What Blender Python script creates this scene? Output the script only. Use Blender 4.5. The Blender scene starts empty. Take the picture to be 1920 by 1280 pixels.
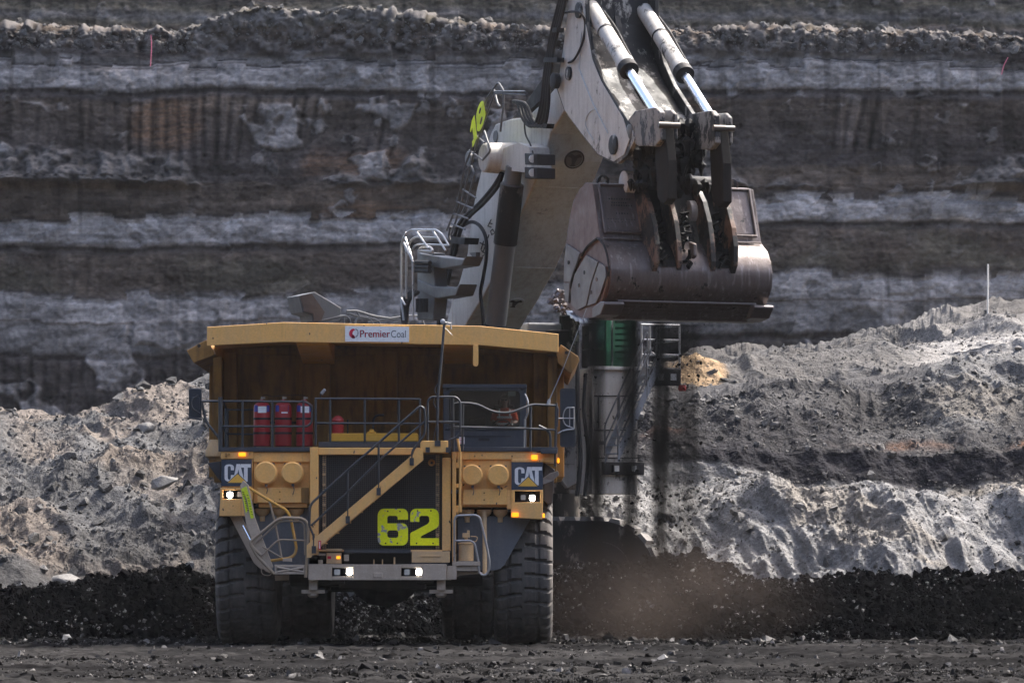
import bpy, bmesh, math, random
import numpy as np
from mathutils import Vector, Matrix
R = math.radians
random.seed(7)
sc = bpy.context.scene
COL = sc.collection

# ------------------------------------------------------------------ camera, sky, sun, exposure
F, CX, CY, HOR, CAMH = 8500.0, 960.0, 640.0, 1065.0, 1.7
TH = math.atan((HOR - CY) / F)
cd = bpy.data.cameras.new('camera')
cd.sensor_width = 36.0
cd.lens = 36.0 * F / 1920.0
cd.clip_start, cd.clip_end = 0.5, 3000
cd.dof.use_dof = True
cd.dof.focus_distance = 101.0
cd.dof.aperture_fstop = 4.5
cam = bpy.data.objects.new('camera', cd)
COL.objects.link(cam)
cam.location = (0, 0, CAMH)
cam.rotation_euler = (math.pi / 2 + TH, 0, 0)
sc.camera = cam

SUN_EL, SUN_AZ = 56.0, 55.0            # azimuth from +Y (away from the camera) towards +X (right)
world = bpy.data.worlds.new('World')
sc.world = world
world.use_nodes = True
wt = world.node_tree
bg = wt.nodes['Background']
sky = wt.nodes.new('ShaderNodeTexSky')
sky.sky_type = 'NISHITA'
sky.sun_disc = False
sky.sun_elevation = R(SUN_EL)
sky.sun_rotation = R(SUN_AZ)
sky.air_density = 0.8
sky.dust_density = 4.5
sky.ozone_density = 0.3
wt.links.new(sky.outputs[0], bg.inputs[0])
bg.inputs[1].default_value = 0.14
SD = Vector((math.cos(R(SUN_EL)) * math.sin(R(SUN_AZ)), math.cos(R(SUN_EL)) * math.cos(R(SUN_AZ)), math.sin(R(SUN_EL))))
ld = bpy.data.lights.new('sun', 'SUN')
ld.energy = 2.8
ld.angle = R(0.5)
ld.color = (1.0, 0.96, 0.90)
sun = bpy.data.objects.new('sun', ld)
COL.objects.link(sun)
sun.rotation_euler = SD.to_track_quat('Z', 'Y').to_euler()
sun.location = (30, 60, 60)
sc.view_settings.view_transform = 'Standard'
sc.view_settings.look = 'None'
sc.view_settings.gamma = 1
sc.view_settings.exposure = 2.05
sc.cycles.use_denoising = True
sc.cycles.max_bounces = 6
sc.cycles.transparent_max_bounces = 12
sc.cycles.volume_bounces = 0

# ------------------------------------------------------------------ pixel -> world helpers
RT, FW, UP = Vector((1, 0, 0)), Vector((0, math.cos(TH), math.sin(TH))), Vector((0, -math.sin(TH), math.cos(TH)))
CAM = Vector((0, 0, CAMH))
def ray(px, py):
    return FW * F + RT * (px - CX) + UP * (CY - py)
def P(px, py, Y):
    d = ray(px, py)
    return CAM + d * (Y / d.y)
def T(px, py, dy=0.0):                  # on the truck: dy metres behind its bumper
    return P(px, py, 100.0 + dy)
def hitplane(px, py, O, N):
    d = ray(px, py)
    return CAM + d * ((O - CAM).dot(N) / d.dot(N))

# ------------------------------------------------------------------ object helpers
def tag(o, label=None, cat=None, group=None, kind=None):
    if label: o['label'] = label
    if cat: o['category'] = cat
    if group: o['group'] = group
    if kind: o['kind'] = kind
    return o
def empty(name, loc, label, cat, group=None):
    o = bpy.data.objects.new(name, None)
    COL.objects.link(o)
    o.location = loc
    o.empty_display_size = 0.3
    return tag(o, label, cat, group)
def link(o, parent=None):
    COL.objects.link(o)
    if parent is not None:
        o.parent = parent
        if parent.type == 'EMPTY':
            o.matrix_parent_inverse = Matrix.Translation(-Vector(parent.location))
    return o
class MB:
    def __init__(self):
        self.v, self.f, self.m, self.mi = [], [], [], 0
    def add(self, vs, fs, mi=None):
        n = len(self.v)
        self.v += [tuple(p) for p in vs]
        self.f += [tuple(i + n for i in f) for f in fs]
        self.m += [self.mi if mi is None else mi] * len(fs)
        return self
    def loft(self, rings, cap=True, closed=True, mi=None):
        k = len(rings[0]); vs = [p for r in rings for p in r]; fs = []
        for i in range(len(rings) - 1):
            for j in range(k if closed else k - 1):
                j2 = (j + 1) % k
                fs.append((i * k + j, i * k + j2, (i + 1) * k + j2, (i + 1) * k + j))
        if cap:
            fs.append(tuple(range(k))[::-1]); b = (len(rings) - 1) * k
            fs.append(tuple(range(b, b + k)))
        return self.add(vs, fs, mi)
    def prism(self, pts, vec, mi=None):
        pts = [Vector(p) for p in pts]; vec = Vector(vec)
        return self.loft([pts, [p + vec for p in pts]], mi=mi)
    def box(self, c, size, rot=None, mi=None):
        c = Vector(c); hx, hy, hz = [s / 2 for s in size]
        vs = [Vector((x, y, z)) for z in (-hz, hz) for x, y in ((-hx, -hy), (hx, -hy), (hx, hy), (-hx, hy))]
        if rot is not None: vs = [rot @ p for p in vs]
        vs = [p + c for p in vs]
        return self.add(vs, [(3, 2, 1, 0), (4, 5, 6, 7), (0, 1, 5, 4), (1, 2, 6, 5), (2, 3, 7, 6), (3, 0, 4, 7)], mi)
    def cyl(self, p0, p1, r0, r1=None, n=20, cap=True, mi=None):
        p0, p1 = Vector(p0), Vector(p1); r1 = r0 if r1 is None else r1
        ax = (p1 - p0).normalized(); e1 = ax.orthogonal().normalized(); e2 = ax.cross(e1)
        cs = [(math.cos(2 * math.pi * i / n), math.sin(2 * math.pi * i / n)) for i in range(n)]
        return self.loft([[p0 + (e1 * c + e2 * s) * r0 for c, s in cs], [p1 + (e1 * c + e2 * s) * r1 for c, s in cs]], cap, mi=mi)
    def lathe(self, p0, ax, prof, n=32, cap=True, mi=None):       # prof: (distance along the axis, radius)
        p0 = Vector(p0); ax = Vector(ax).normalized(); e1 = ax.orthogonal().normalized(); e2 = ax.cross(e1)
        rings = [[p0 + ax * t + (e1 * math.cos(2 * math.pi * i / n) + e2 * math.sin(2 * math.pi * i / n)) * max(r, 1e-4) for i in range(n)] for t, r in prof]
        return self.loft(rings, cap, mi=mi)
    def tube(self, pts, r, n=8, closed=False, mi=None):
        pts = [Vector(p) for p in pts]; N = len(pts); rings = []
        rr = r if isinstance(r, (list, tuple)) else [r] * N
        nrm = None
        for i, p in enumerate(pts):
            if closed: t = pts[(i + 1) % N] - pts[i - 1]
            else: t = pts[min(i + 1, N - 1)] - pts[max(i - 1, 0)]
            t = t.normalized() if t.length > 1e-9 else Vector((0, 0, 1))
            if nrm is None: nrm = t.orthogonal().normalized()
            nrm = (nrm - t * nrm.dot(t)); nrm = nrm.normalized() if nrm.length > 1e-6 else t.orthogonal().normalized()
            b = t.cross(nrm)
            rings.append([p + (nrm * math.cos(2 * math.pi * k / n) + b * math.sin(2 * math.pi * k / n)) * rr[i] for k in range(n)])
        if closed: rings.append(rings[0])
        return self.loft(rings, not closed, mi=mi)
    def build(self, name, mats, parent=None, bevel=0.0, smooth=None, recalc=True, label=None):
        me = bpy.data.meshes.new(name)
        me.from_pydata(self.v, [], self.f)
        mats = mats if isinstance(mats, (list, tuple)) else [mats]
        for m in mats: me.materials.append(m)
        me.polygons.foreach_set('material_index', self.m)
        if recalc:
            bm = bmesh.new(); bm.from_mesh(me)
            bmesh.ops.recalc_face_normals(bm, faces=bm.faces[:])
            bm.to_mesh(me); bm.free()
        if smooth is not None:
            me.polygons.foreach_set('use_smooth', [True] * len(me.polygons))
            me.set_sharp_from_angle(angle=R(smooth))
        me.update()
        o = link(bpy.data.objects.new(name, me), parent)
        if bevel:
            b = o.modifiers.new('bevel', 'BEVEL'); b.width = bevel; b.segments = 2; b.limit_method = 'ANGLE'; b.angle_limit = R(40); b.use_clamp_overlap = True
        if label: o['label'] = label
        return o

def fillet(pts, r, n=5, closed=False):
    pts = [Vector(p) for p in pts]; out = []
    N = len(pts)
    for i in range(N):
        if not closed and i in (0, N - 1): out.append(pts[i]); continue
        a, b, c = pts[i - 1], pts[i], pts[(i + 1) % N]
        d1, d2 = a - b, c - b
        k = min(r, d1.length * .45, d2.length * .45)
        p, q = b + d1.normalized() * k, b + d2.normalized() * k
        for j in range(n + 1):
            t = j / n
            out.append(p * (1 - t) ** 2 + b * 2 * t * (1 - t) + q * t * t)
    return out
def spline(pts, n=8):                   # Catmull-Rom through the points
    pts = [Vector(p) for p in pts]; out = []
    for i in range(len(pts) - 1):
        p0, p1, p2, p3 = pts[max(i - 1, 0)], pts[i], pts[i + 1], pts[min(i + 2, len(pts) - 1)]
        for j in range(n):
            t = j / n
            out.append(0.5 * ((2 * p1) + (p2 - p0) * t + (2 * p0 - 5 * p1 + 4 * p2 - p3) * t * t + (3 * p1 - p0 - 3 * p2 + p3) * t ** 3))
    out.append(pts[-1]); return out
# truck helpers: outlines measured at the front face, then run straight back
def ex(mb, pts, dy0, dy1, mi=None):
    f = [T(x, y, dy0) for x, y in pts]
    return mb.prism(f, (0, dy1 - dy0, 0), mi)
def rect(mb, x0, y0, x1, y1, dy0, dy1, mi=None):
    return ex(mb, [(x0, y0), (x1, y0), (x1, y1), (x0, y1)], dy0, dy1, mi)
def rrect(x0, y0, x1, y1, r, n=4):
    o = []
    for cx, cy, a0 in ((x1 - r, y0 + r, -90), (x1 - r, y1 - r, 0), (x0 + r, y1 - r, 90), (x0 + r, y0 + r, 180)):
        for k in range(n + 1):
            a = R(a0 + 90 * k / n); o.append((cx + r * math.cos(a), cy + r * math.sin(a)))
    return o
def disc(mb, cx, cy, rpx, dy0, dy1, n=36, mi=None):
    c = T(cx, cy, dy0); r = rpx / 85.0
    return mb.cyl(c, c + Vector((0, dy1 - dy0, 0)), r, n=n, mi=mi)
def rail(mb, pts, r=0.026, fr=0.12, dy=0.0, n=8, mi=None):
    p = [T(q[0], q[1], q[2] if len(q) > 2 else dy) for q in pts]
    return mb.tube(fillet(p, fr), r, n, mi=mi)
# flat glyphs: closed outlines (holes allowed) filled as one mesh
def fill2d(outlines):
    cu = bpy.data.curves.new('glyph', 'CURVE'); cu.dimensions = '2D'; cu.fill_mode = 'BOTH'
    for o in outlines:
        s = cu.splines.new('POLY'); s.points.add(len(o) - 1)
        for i, (x, y) in enumerate(o): s.points[i].co = (x, y, 0, 1)
        s.use_cyclic_u = True
    return curve_mesh(cu)
def text2d(body, shear=0.0):
    cu = bpy.data.curves.new('glyph', 'FONT'); cu.body = body; cu.size = 1.0; cu.shear = shear
    cu.resolution_u = 3
    return curve_mesh(cu)
def curve_mesh(cu):
    o = bpy.data.objects.new('glyph', cu); COL.objects.link(o)
    dg = bpy.context.evaluated_depsgraph_get(); dg.update()
    me = bpy.data.meshes.new_from_object(o.evaluated_get(dg), depsgraph=dg)
    vs = [(v.co.x, v.co.y) for v in me.vertices]; fs = [tuple(p.vertices) for p in me.polygons]
    bpy.data.objects.remove(o); bpy.data.curves.remove(cu); bpy.data.meshes.remove(me)
    return vs, fs
def put2d(mb, g, fn, mi):               # fn maps (x, y) to a world point
    vs, fs = g
    mb.add([fn(x, y) for x, y in vs], fs, mi)
def arc(cx, cy, rx, ry, a0, a1, n=6):
    return [(cx + rx * math.cos(R(a0 + (a1 - a0) * i / n)), cy + ry * math.sin(R(a0 + (a1 - a0) * i / n))) for i in range(n + 1)]

# ------------------------------------------------------------------ materials
def newmat(name):
    m = bpy.data.materials.new(name); m.use_nodes = True
    nt = m.node_tree; b = nt.nodes['Principled BSDF']
    return m, nt, b
def noise(nt, scale, detail=6, rough=0.6, vec=None, dist=0.0):
    n = nt.nodes.new('ShaderNodeTexNoise'); n.inputs['Scale'].default_value = scale
    n.inputs['Detail'].default_value = detail; n.inputs['Roughness'].default_value = rough; n.inputs['Distortion'].default_value = dist
    if vec is not None: nt.links.new(vec, n.inputs['Vector'])
    return n.outputs['Fac']
def ramp(nt, fac, stops):
    r = nt.nodes.new('ShaderNodeValToRGB'); el = r.color_ramp.elements
    while len(el) < len(stops): el.new(0.5)
    for e, (p, c) in zip(el, stops):
        e.position = p; e.color = (*c, 1) if not isinstance(c, (int, float)) else (c, c, c, 1)
    nt.links.new(fac, r.inputs[0]); return r.outputs[0]
def mix(nt, fac, a, b, mode='MIX'):
    m = nt.nodes.new('ShaderNodeMix'); m.data_type = 'RGBA'; m.blend_type = mode
    for s, v in ((m.inputs[0], fac), (m.inputs[6], a), (m.inputs[7], b)):
        if isinstance(v, (int, float)): s.default_value = v
        elif isinstance(v, tuple): s.default_value = (*v, 1)
        else: nt.links.new(v, s)
    return m.outputs[2]
def pos(nt, sx=1, sy=1, sz=1):
    g = nt.nodes.new('ShaderNodeTexCoord'); mp = nt.nodes.new('ShaderNodeMapping')
    mp.inputs['Scale'].default_value = (sx, sy, sz)
    nt.links.new(g.outputs['Object'], mp.inputs['Vector']); return mp.outputs[0]
def bump(nt, b, h, dist=0.02, strength=1.0):
    n = nt.nodes.new('ShaderNodeBump'); n.inputs['Distance'].default_value = dist; n.inputs['Strength'].default_value = strength
    nt.links.new(h, n.inputs['Height']); nt.links.new(n.outputs[0], b.inputs['Normal'])
def paint(name, col, dirt=(.16, .13, .10), amt=.4, rough=.5, scale=1.2, spec=.4, metal=0.0, fine=True, low=None, chips=None):
    # weathered paint: blotchy dust, vertical runs, fine speckle; low = (z0, z1): dust thickens below z1 (splash zone)
    m, nt, b = newmat(name)
    n1 = ramp(nt, noise(nt, scale, 8, .65, pos(nt)), [(.38, 0.0), (.72, 1.0)])
    n2 = ramp(nt, noise(nt, 1.0, 5, .6, pos(nt, 7, 7, .6)), [(.45, 0.0), (.75, 1.0)])
    f = mix(nt, .5, n1, n2)
    mm = nt.nodes.new('ShaderNodeMath'); mm.operation = 'MULTIPLY'; mm.inputs[1].default_value = amt
    nt.links.new(f, mm.inputs[0]); fac = mm.outputs[0]
    if low:
        sx = nt.nodes.new('ShaderNodeSeparateXYZ'); g = nt.nodes.new('ShaderNodeTexCoord'); nt.links.new(g.outputs['Object'], sx.inputs[0])
        mr = nt.nodes.new('ShaderNodeMapRange'); mr.inputs[1].default_value = low[0]; mr.inputs[2].default_value = low[1]
        mr.inputs[3].default_value = .75; mr.inputs[4].default_value = 0.0
        nt.links.new(sx.outputs[2], mr.inputs[0])
        ad = nt.nodes.new('ShaderNodeMath'); ad.operation = 'ADD'; ad.use_clamp = True
        nt.links.new(fac, ad.inputs[0]); nt.links.new(mr.outputs[0], ad.inputs[1]); fac = ad.outputs[0]
    c = mix(nt, fac, tuple(col), tuple(dirt))
    if fine:
        sp = ramp(nt, noise(nt, 24, 3, .6, pos(nt)), [(.35, .91), (.65, 1.04)])
        c = mix(nt, 1.0, c, sp, 'MULTIPLY')
    if chips:                  # stone chips, grease spots and rubbed runs
        f1 = ramp(nt, noise(nt, 7.0, 3, .5, pos(nt, 1, 1, .8)), [(chips, 0.0), (chips + .02, 1.0)])
        f2 = ramp(nt, noise(nt, 1.0, 4, .6, pos(nt, 16, 16, .9)), [(.66, 0.0), (.76, .45)])
        c = mix(nt, f1, mix(nt, f2, c, (.20, .13, .06)), (.07, .05, .035))
    nt.links.new(c, b.inputs['Base Color'])
    rr = ramp(nt, noise(nt, 3, 4, .6, pos(nt)), [(.3, max(rough - .12, .05)), (.7, min(rough + .15, 1))])
    nt.links.new(rr, b.inputs['Roughness'])
    b.inputs['Specular IOR Level'].default_value = spec
    b.inputs['Metallic'].default_value = metal
    bump(nt, b, noise(nt, 9, 4, .6, pos(nt)), .006)
    return m
def emit(name, col, strength):
    m, nt, b = newmat(name)
    b.inputs['Base Color'].default_value = (*col, 1)
    b.inputs['Emission Color'].default_value = (*col, 1); b.inputs['Emission Strength'].default_value = strength
    return m
def glass(name, tint, refl=1.0):
    m, nt, b = newmat(name); nt.nodes.remove(b)
    out = [n for n in nt.nodes if n.type == 'OUTPUT_MATERIAL'][0]
    t = nt.nodes.new('ShaderNodeBsdfTransparent'); t.inputs[0].default_value = (*tint, 1)
    g = nt.nodes.new('ShaderNodeBsdfGlossy'); g.inputs['Roughness'].default_value = .04
    g.inputs[0].default_value = (refl, refl, refl, 1)
    fr = nt.nodes.new('ShaderNodeFresnel'); fr.inputs[0].default_value = 1.45
    mx = nt.nodes.new('ShaderNodeMixShader')
    nt.links.new(fr.outputs[0], mx.inputs[0]); nt.links.new(t.outputs[0], mx.inputs[1]); nt.links.new(g.outputs[0], mx.inputs[2])
    nt.links.new(mx.outputs[0], out.inputs[0]); return m

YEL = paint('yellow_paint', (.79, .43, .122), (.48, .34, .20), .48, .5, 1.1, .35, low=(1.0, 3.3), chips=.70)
YELD = paint('yellow_paint_body', (.34, .18, .045), (.035, .026, .018), 1.1, .6, .7, .3)  # darkened by coal dust and by canopy shade put into the colour
TAN = paint('dusty_tan_paint', (.55, .37, .19), (.36, .29, .21), .8, .7, 1.6, .25)
DUSTY = paint('dusty_steel', (.42, .35, .28), (.30, .25, .19), .8, .8, 2.2, .2)
NAVY = paint('dark_navy_paint', (.030, .036, .048), (.10, .09, .085), .45, .5, 1.4, .35)
NAVY2 = paint('dusty_navy_fender', (.10, .11, .125), (.21, .20, .19), .6, .6, 1.0, .3)
RAILM = paint('dark_rail_paint', (.030, .034, .040), (.10, .09, .08), .4, .5, 3, .4)
BLACK = paint('black_steel', (.012, .012, .013), (.05, .042, .036), .5, .7, 2, .3)
RUBBER = paint('tyre_rubber', (.070, .066, .063), (.21, .185, .16), .8, .9, 1.2, .15)
RED = paint('red_cylinder_paint', (.32, .016, .020), (.22, .06, .05), .4, .45, 2.5, .4)
WHITE = paint('white_sign', (.78, .78, .77), (.5, .48, .45), .2, .5, 2, .3)
SILVER = paint('bare_steel_rail', (.36, .36, .36), (.2, .18, .16), .4, .38, 4, .5, .6)
LIME = paint('lime_reflective', (.62, .72, .01), (.45, .47, .30), .35, .5, 6, .3)
CRED = paint('sign_red', (.55, .015, .05), (.4, .1, .1), .1, .5)
CGREY = paint('sign_grey', (.10, .10, .11), (.2, .2, .2), .1, .5)
ENAVY = paint('emblem_navy', (.022, .038, .066), (.10, .10, .10), .35, .45, 3, .4)
EYEL = paint('emblem_yellow', (.75, .42, .05), (.5, .35, .2), .2, .5)
EWHITE = paint('emblem_white', (.70, .71, .72), (.5, .48, .45), .25, .5)
AMBER = emit('amber_lens', (1.0, .33, .01), .45)
LAMP = emit('lit_lamp', (1.0, .97, .90), 16.0)
LAMPOFF = paint('lamp_glass', (.42, .43, .42), (.3, .28, .25), .3, .25, 6, .5)
GLASS = glass('cab_glass', (.55, .58, .58), .75)
GREENGLASS = glass('green_cab_glass', (.50, .86, .70), .8)
MIRROR = paint('mirror_housing', (.020, .026, .036), (.08, .08, .08), .3, .4, 3, .4)
CHROME = paint('chrome_rod', (.80, .82, .86), (.6, .6, .6), .1, .16, 5, .5, 1.0, fine=False)
GRIL = paint('dusty_grille', (.060, .056, .054), (.14, .12, .10), .5, .6, 1.5, .3)
PINM = paint('dark_pin_steel', (.10, .085, .07), (.05, .04, .035), .7, .45, 4, .5, .4)
# ------------------------------------------------------------------ numpy noise
def h2(ix, iy, seed):
    n = (ix.astype(np.int64) * 374761393 + iy.astype(np.int64) * 668265263 + seed * 1442695041) & 0xFFFFFFFF
    n = ((n ^ (n >> 13)) * 1274126177) & 0xFFFFFFFF
    n = ((n ^ (n >> 16)) * 2246822519) & 0xFFFFFFFF
    return ((n ^ (n >> 15)) & 0xFFFFFF) / float(0xFFFFFF)
def vn(x, y, seed=0):
    ix, iy = np.floor(x), np.floor(y); fx, fy = x - ix, y - iy
    u, v = fx * fx * fx * (fx * (fx * 6 - 15) + 10), fy * fy * fy * (fy * (fy * 6 - 15) + 10)
    a, b, c, d = h2(ix, iy, seed), h2(ix + 1, iy, seed), h2(ix, iy + 1, seed), h2(ix + 1, iy + 1, seed)
    return (a * (1 - u) + b * u) * (1 - v) + (c * (1 - u) + d * u) * v
def fbm(x, y, o=5, seed=0, g=.5):
    s = np.zeros(np.broadcast(x, y).shape); a, t = 1.0, 0.0
    for k in range(o):
        s = s + a * vn(x * 2 ** k + 17.3 * k, y * 2 ** k - 9.1 * k, seed + k); t += a; a *= g
    return s / t
def ridged(x, y, o=4, seed=0):
    s = 0; a, t = 1.0, 0.0
    for k in range(o):
        s = s + a * (1 - np.abs(2 * vn(x * 2 ** k + 3.7 * k, y * 2 ** k + 5.9 * k, seed + k) - 1)); t += a; a *= .5
    return s / t
def worley(x, y, seed=0, jit=.9):
    ix, iy = np.floor(x), np.floor(y)
    f1 = np.full(x.shape, 9.0); f2 = f1.copy(); idv = np.zeros(x.shape)
    for dx in (-1, 0, 1):
        for dy in (-1, 0, 1):
            cx, cy = ix + dx, iy + dy
            px = cx + .5 + jit * (h2(cx, cy, seed) - .5); py = cy + .5 + jit * (h2(cx, cy, seed + 1) - .5)
            d = np.hypot(px - x, py - y); c = h2(cx, cy, seed + 2)
            m = d < f1
            f2 = np.where(m, f1, np.minimum(f2, d)); idv = np.where(m, c, idv); f1 = np.where(m, d, f1)
    return f1, f2, idv
def ss(x, a, b):
    t = np.clip((x - a) / (b - a), 0, 1); return t * t * (3 - 2 * t)
def lerp3(a, b, f): return a + (b - a) * f[..., None]
def unproj(U, V, Y):
    dx = U - CX; dy = F * math.cos(TH) - (CY - V) * math.sin(TH); dz = F * math.sin(TH) + (CY - V) * math.cos(TH)
    k = Y / dy
    return np.stack([dx * k, dy * k, CAMH + dz * k], -1)
def grid_mesh(name, Pn, col, mat, smooth=True):
    n, m = Pn.shape[:2]
    me = bpy.data.meshes.new(name)
    me.vertices.add(n * m); me.vertices.foreach_set('co', Pn.reshape(-1).astype(np.float32))
    i = np.arange(n * m).reshape(n, m)
    q = np.stack([i[:-1, :-1], i[:-1, 1:], i[1:, 1:], i[1:, :-1]], -1).reshape(-1, 4)
    k = len(q)
    me.loops.add(k * 4); me.loops.foreach_set('vertex_index', q.reshape(-1).astype(np.int32))
    me.polygons.add(k); me.polygons.foreach_set('loop_start', (np.arange(k) * 4).astype(np.int32)); me.polygons.foreach_set('loop_total', np.full(k, 4, np.int32))
    me.polygons.foreach_set('use_smooth', np.full(k, smooth, dtype=bool))
    me.update(calc_edges=True)
    if col is not None:
        a = me.attributes.new('strata', 'FLOAT_COLOR', 'POINT')
        a.data.foreach_set('color', np.concatenate([col.reshape(-1, 3), np.ones((n * m, 1))], 1).reshape(-1).astype(np.float32))
    me.materials.append(mat)
    return link(bpy.data.objects.new(name, me))
def sheet_base(U, rows, seg):
    # rows: list of (py(U), Y(U)); seg: samples in each interval
    V, Y, Tt = [], [], []
    for k in range(len(rows) - 1):
        (v0, y0), (v1, y1) = rows[k], rows[k + 1]
        ts = np.linspace(0, 1, seg[k], endpoint=(k == len(rows) - 2))
        for t in ts:
            V.append(v0(U) * (1 - t) + v1(U) * t); Y.append(y0(U) * (1 - t) + y1(U) * t); Tt.append(np.full(U.shape, k + t))
    V, Y, Tt = np.array(V), np.array(Y), np.array(Tt)
    return V, Y, Tt, unproj(np.broadcast_to(U, V.shape), V, Y)
def normals(Pn):
    du = np.gradient(Pn, axis=1); dv = np.gradient(Pn, axis=0)
    n = np.cross(du, dv); n /= np.maximum(np.linalg.norm(n, axis=-1, keepdims=True), 1e-9)
    s = np.sign(n[..., 2:3] - n[..., 1:2]); s[s == 0] = 1
    return n * s
def fn(*pts):
    xs, ys = zip(*pts); return lambda U: np.interp(U, xs, ys)
def const(c): return lambda U: np.full(U.shape, float(c))

def rock_mat(name, rough=.95, fine=.35, bump_d=.05, spec=.15, sc1=3.0, sc2=14.0, glint=None):
    m, nt, b = newmat(name)
    at = nt.nodes.new('ShaderNodeAttribute'); at.attribute_name = 'strata'
    n1 = ramp(nt, noise(nt, sc1, 8, .7, pos(nt, 1, 1, 1.6)), [(.3, 1 - fine), (.7, 1 + fine)])
    n2 = ramp(nt, noise(nt, sc2, 5, .65, pos(nt)), [(.3, 1 - fine * .6), (.7, 1 + fine * .6)])
    c = mix(nt, 1, mix(nt, 1, at.outputs['Color'], n1, 'MULTIPLY'), n2, 'MULTIPLY')
    nt.links.new(c, b.inputs['Base Color'])
    b.inputs['Roughness'].default_value = rough; b.inputs['Specular IOR Level'].default_value = spec
    if glint:                   # only lumps painted paler as sun glints get specular
        g = nt.nodes.new('ShaderNodeMath'); g.operation = 'GREATER_THAN'; g.inputs[1].default_value = glint
        k = nt.nodes.new('ShaderNodeMath'); k.operation = 'MULTIPLY'; k.inputs[1].default_value = .45
        nt.links.new(at.outputs['Fac'], g.inputs[0]); nt.links.new(g.outputs[0], k.inputs[0]); nt.links.new(k.outputs[0], b.inputs['Specular IOR Level'])
    bump(nt, b, noise(nt, sc2 * .6, 8, .7, pos(nt)), bump_d, .9)
    return m
WALLM = rock_mat('strata_rock', .95, .30, .05, .05, 1.4, 7.0)
SPOILM = rock_mat('spoil_earth', .95, .42, .16, .05, 2.5, 12.0)
COALM = rock_mat('coal', .30, .55, .05, 0.0, 5.0, 25.0, glint=.010)
GROUNDM = rock_mat('coal_ground', .9, .6, .05, .0, 3.0, 16.0)

G = np.array
LG, DK, DB, OR, OL = G([.225, .209, .200]), G([.045, .0385, .036]), G([.072, .057, .046]), G([.13, .074, .042]), G([.060, .053, .040])

# ------------------------------------------------------------------ pit wall of level strata
U = np.arange(-560, 2481, 2.6)
rows = [(const(980), const(171.5)), (const(560), const(173.0)), (const(352), const(173.7)), (const(338), const(173.76)),
        (const(112), const(174.5)), (fn((0, 62), (330, 60), (480, 8), (600, 24), (650, 12), (800, 40), (1000, 60), (1300, 62), (1500, 52), (1920, 66)), const(174.9)),
        (fn((0, 66), (330, 64), (480, 14), (600, 30), (650, 18), (800, 46), (1000, 66), (1300, 60), (1500, 50), (1920, 70)), const(179.5)),
        (const(-70), const(180.6)), (const(-260), const(182)), (const(-262), const(300))]
V, Y, Tt, B = sheet_base(U, rows, [150, 90, 12, 100, 42, 12, 60, 40, 4])
UU = np.broadcast_to(U, V.shape)
wx, wz = B[..., 0], B[..., 2]
jag = 7 * (fbm(wx * .35, wz * .2, 4, 3) - .5) * 2 + 5 * (worley(wx * .55, wz * .35, 9)[2] - .5) + 4 * (fbm(wx * 2.2, wz * 1.4, 3, 5) - .5)
tj = worley(wx * .8 + .6 * fbm(wx * 1.5, wz, 3, 7), wz * .5, 8)[2] - .62
for e_ in (122, 404, 548): jag = jag + 26 * np.minimum(tj, .28) * np.exp(-((V + 30 * ss(UU, 650, 1450) * (e_ > 200) - e_) / 16.0) ** 2)
sh = ss(UU, 650, 1450) * 38 * ss(V, 200, 365)
W = V + sh + jag + 20 * (fbm(wx * .11, wz * .06, 3, 6) - .5)
tabs = [(-260, OL * .8), (-60, OL), (-50, LG * .5), (-12, LG * .45), (-6, DK), (14, OL * 1.2), (30, LG * .42), (44, OL), (56, DB), (62, DB * .8), (100, DK * 1.1), (104, LG * .55), (109, LG * .6), (110, DK), (113, DK), (115, LG * .7), (119, LG * .65), (120, DK * 1.3), (124, LG * .9), (165, LG * .85), (169, DK), (183, DK * 1.1), (190, DB * .8),
        (290, DK), (340, DK * 1.0), (346, DB), (362, DB * .9), (365, DB * 1.2), (394, DB * .8), (401, DK), (405, LG * 1.05), (440, LG * .95), (454, LG * .9), (458, DK), (475, DB * .95), (535, DB * .8), (544, DK * 1.1), (549, LG * .85), (596, LG * .92),
        (600, DB), (604, LG * .6), (655, LG * .5), (662, DK), (760, DK * .95), (1000, DK)]
tv = [t[0] for t in tabs]
col = np.stack([np.interp(W, tv, [t[1][c] for t in tabs]) for c in range(3)], -1)
light = np.clip((col[..., 2] - .10) / .2, 0, 1)
# seams inside the bands
lay = fbm(wx * .12, W * .16, 4, 21); lay2 = fbm(wx * .3, W * .5, 3, 22)
col = col * (0.72 + .56 * lay)[..., None] * (.8 + .4 * lay2)[..., None]
o1 = ss(fbm(wx * .16, wz * .35, 4, 31), .54, .66) * (ss(W, 178, 195) - ss(W, 330, 345) + ss(W, 352, 362) * 1.0 - ss(W, 396, 403)).clip(0, 1) * (1 - light)
col = lerp3(col, OR * .85, o1 * .6 * (.4 + .6 * ss(lay2, .35, .6)))
o2 = ss(fbm(wx * .2, wz * .4, 4, 35), .48, .62) * (ss(W, 458, 470) - ss(W, 535, 546)) + ss(fbm(wx * .2, wz * .3, 3, 36), .5, .65) * (ss(W, 600, 606) - ss(W, 700, 760))
col = lerp3(col, OL * 1.15, np.clip(o2, 0, 1) * .7)
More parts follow.
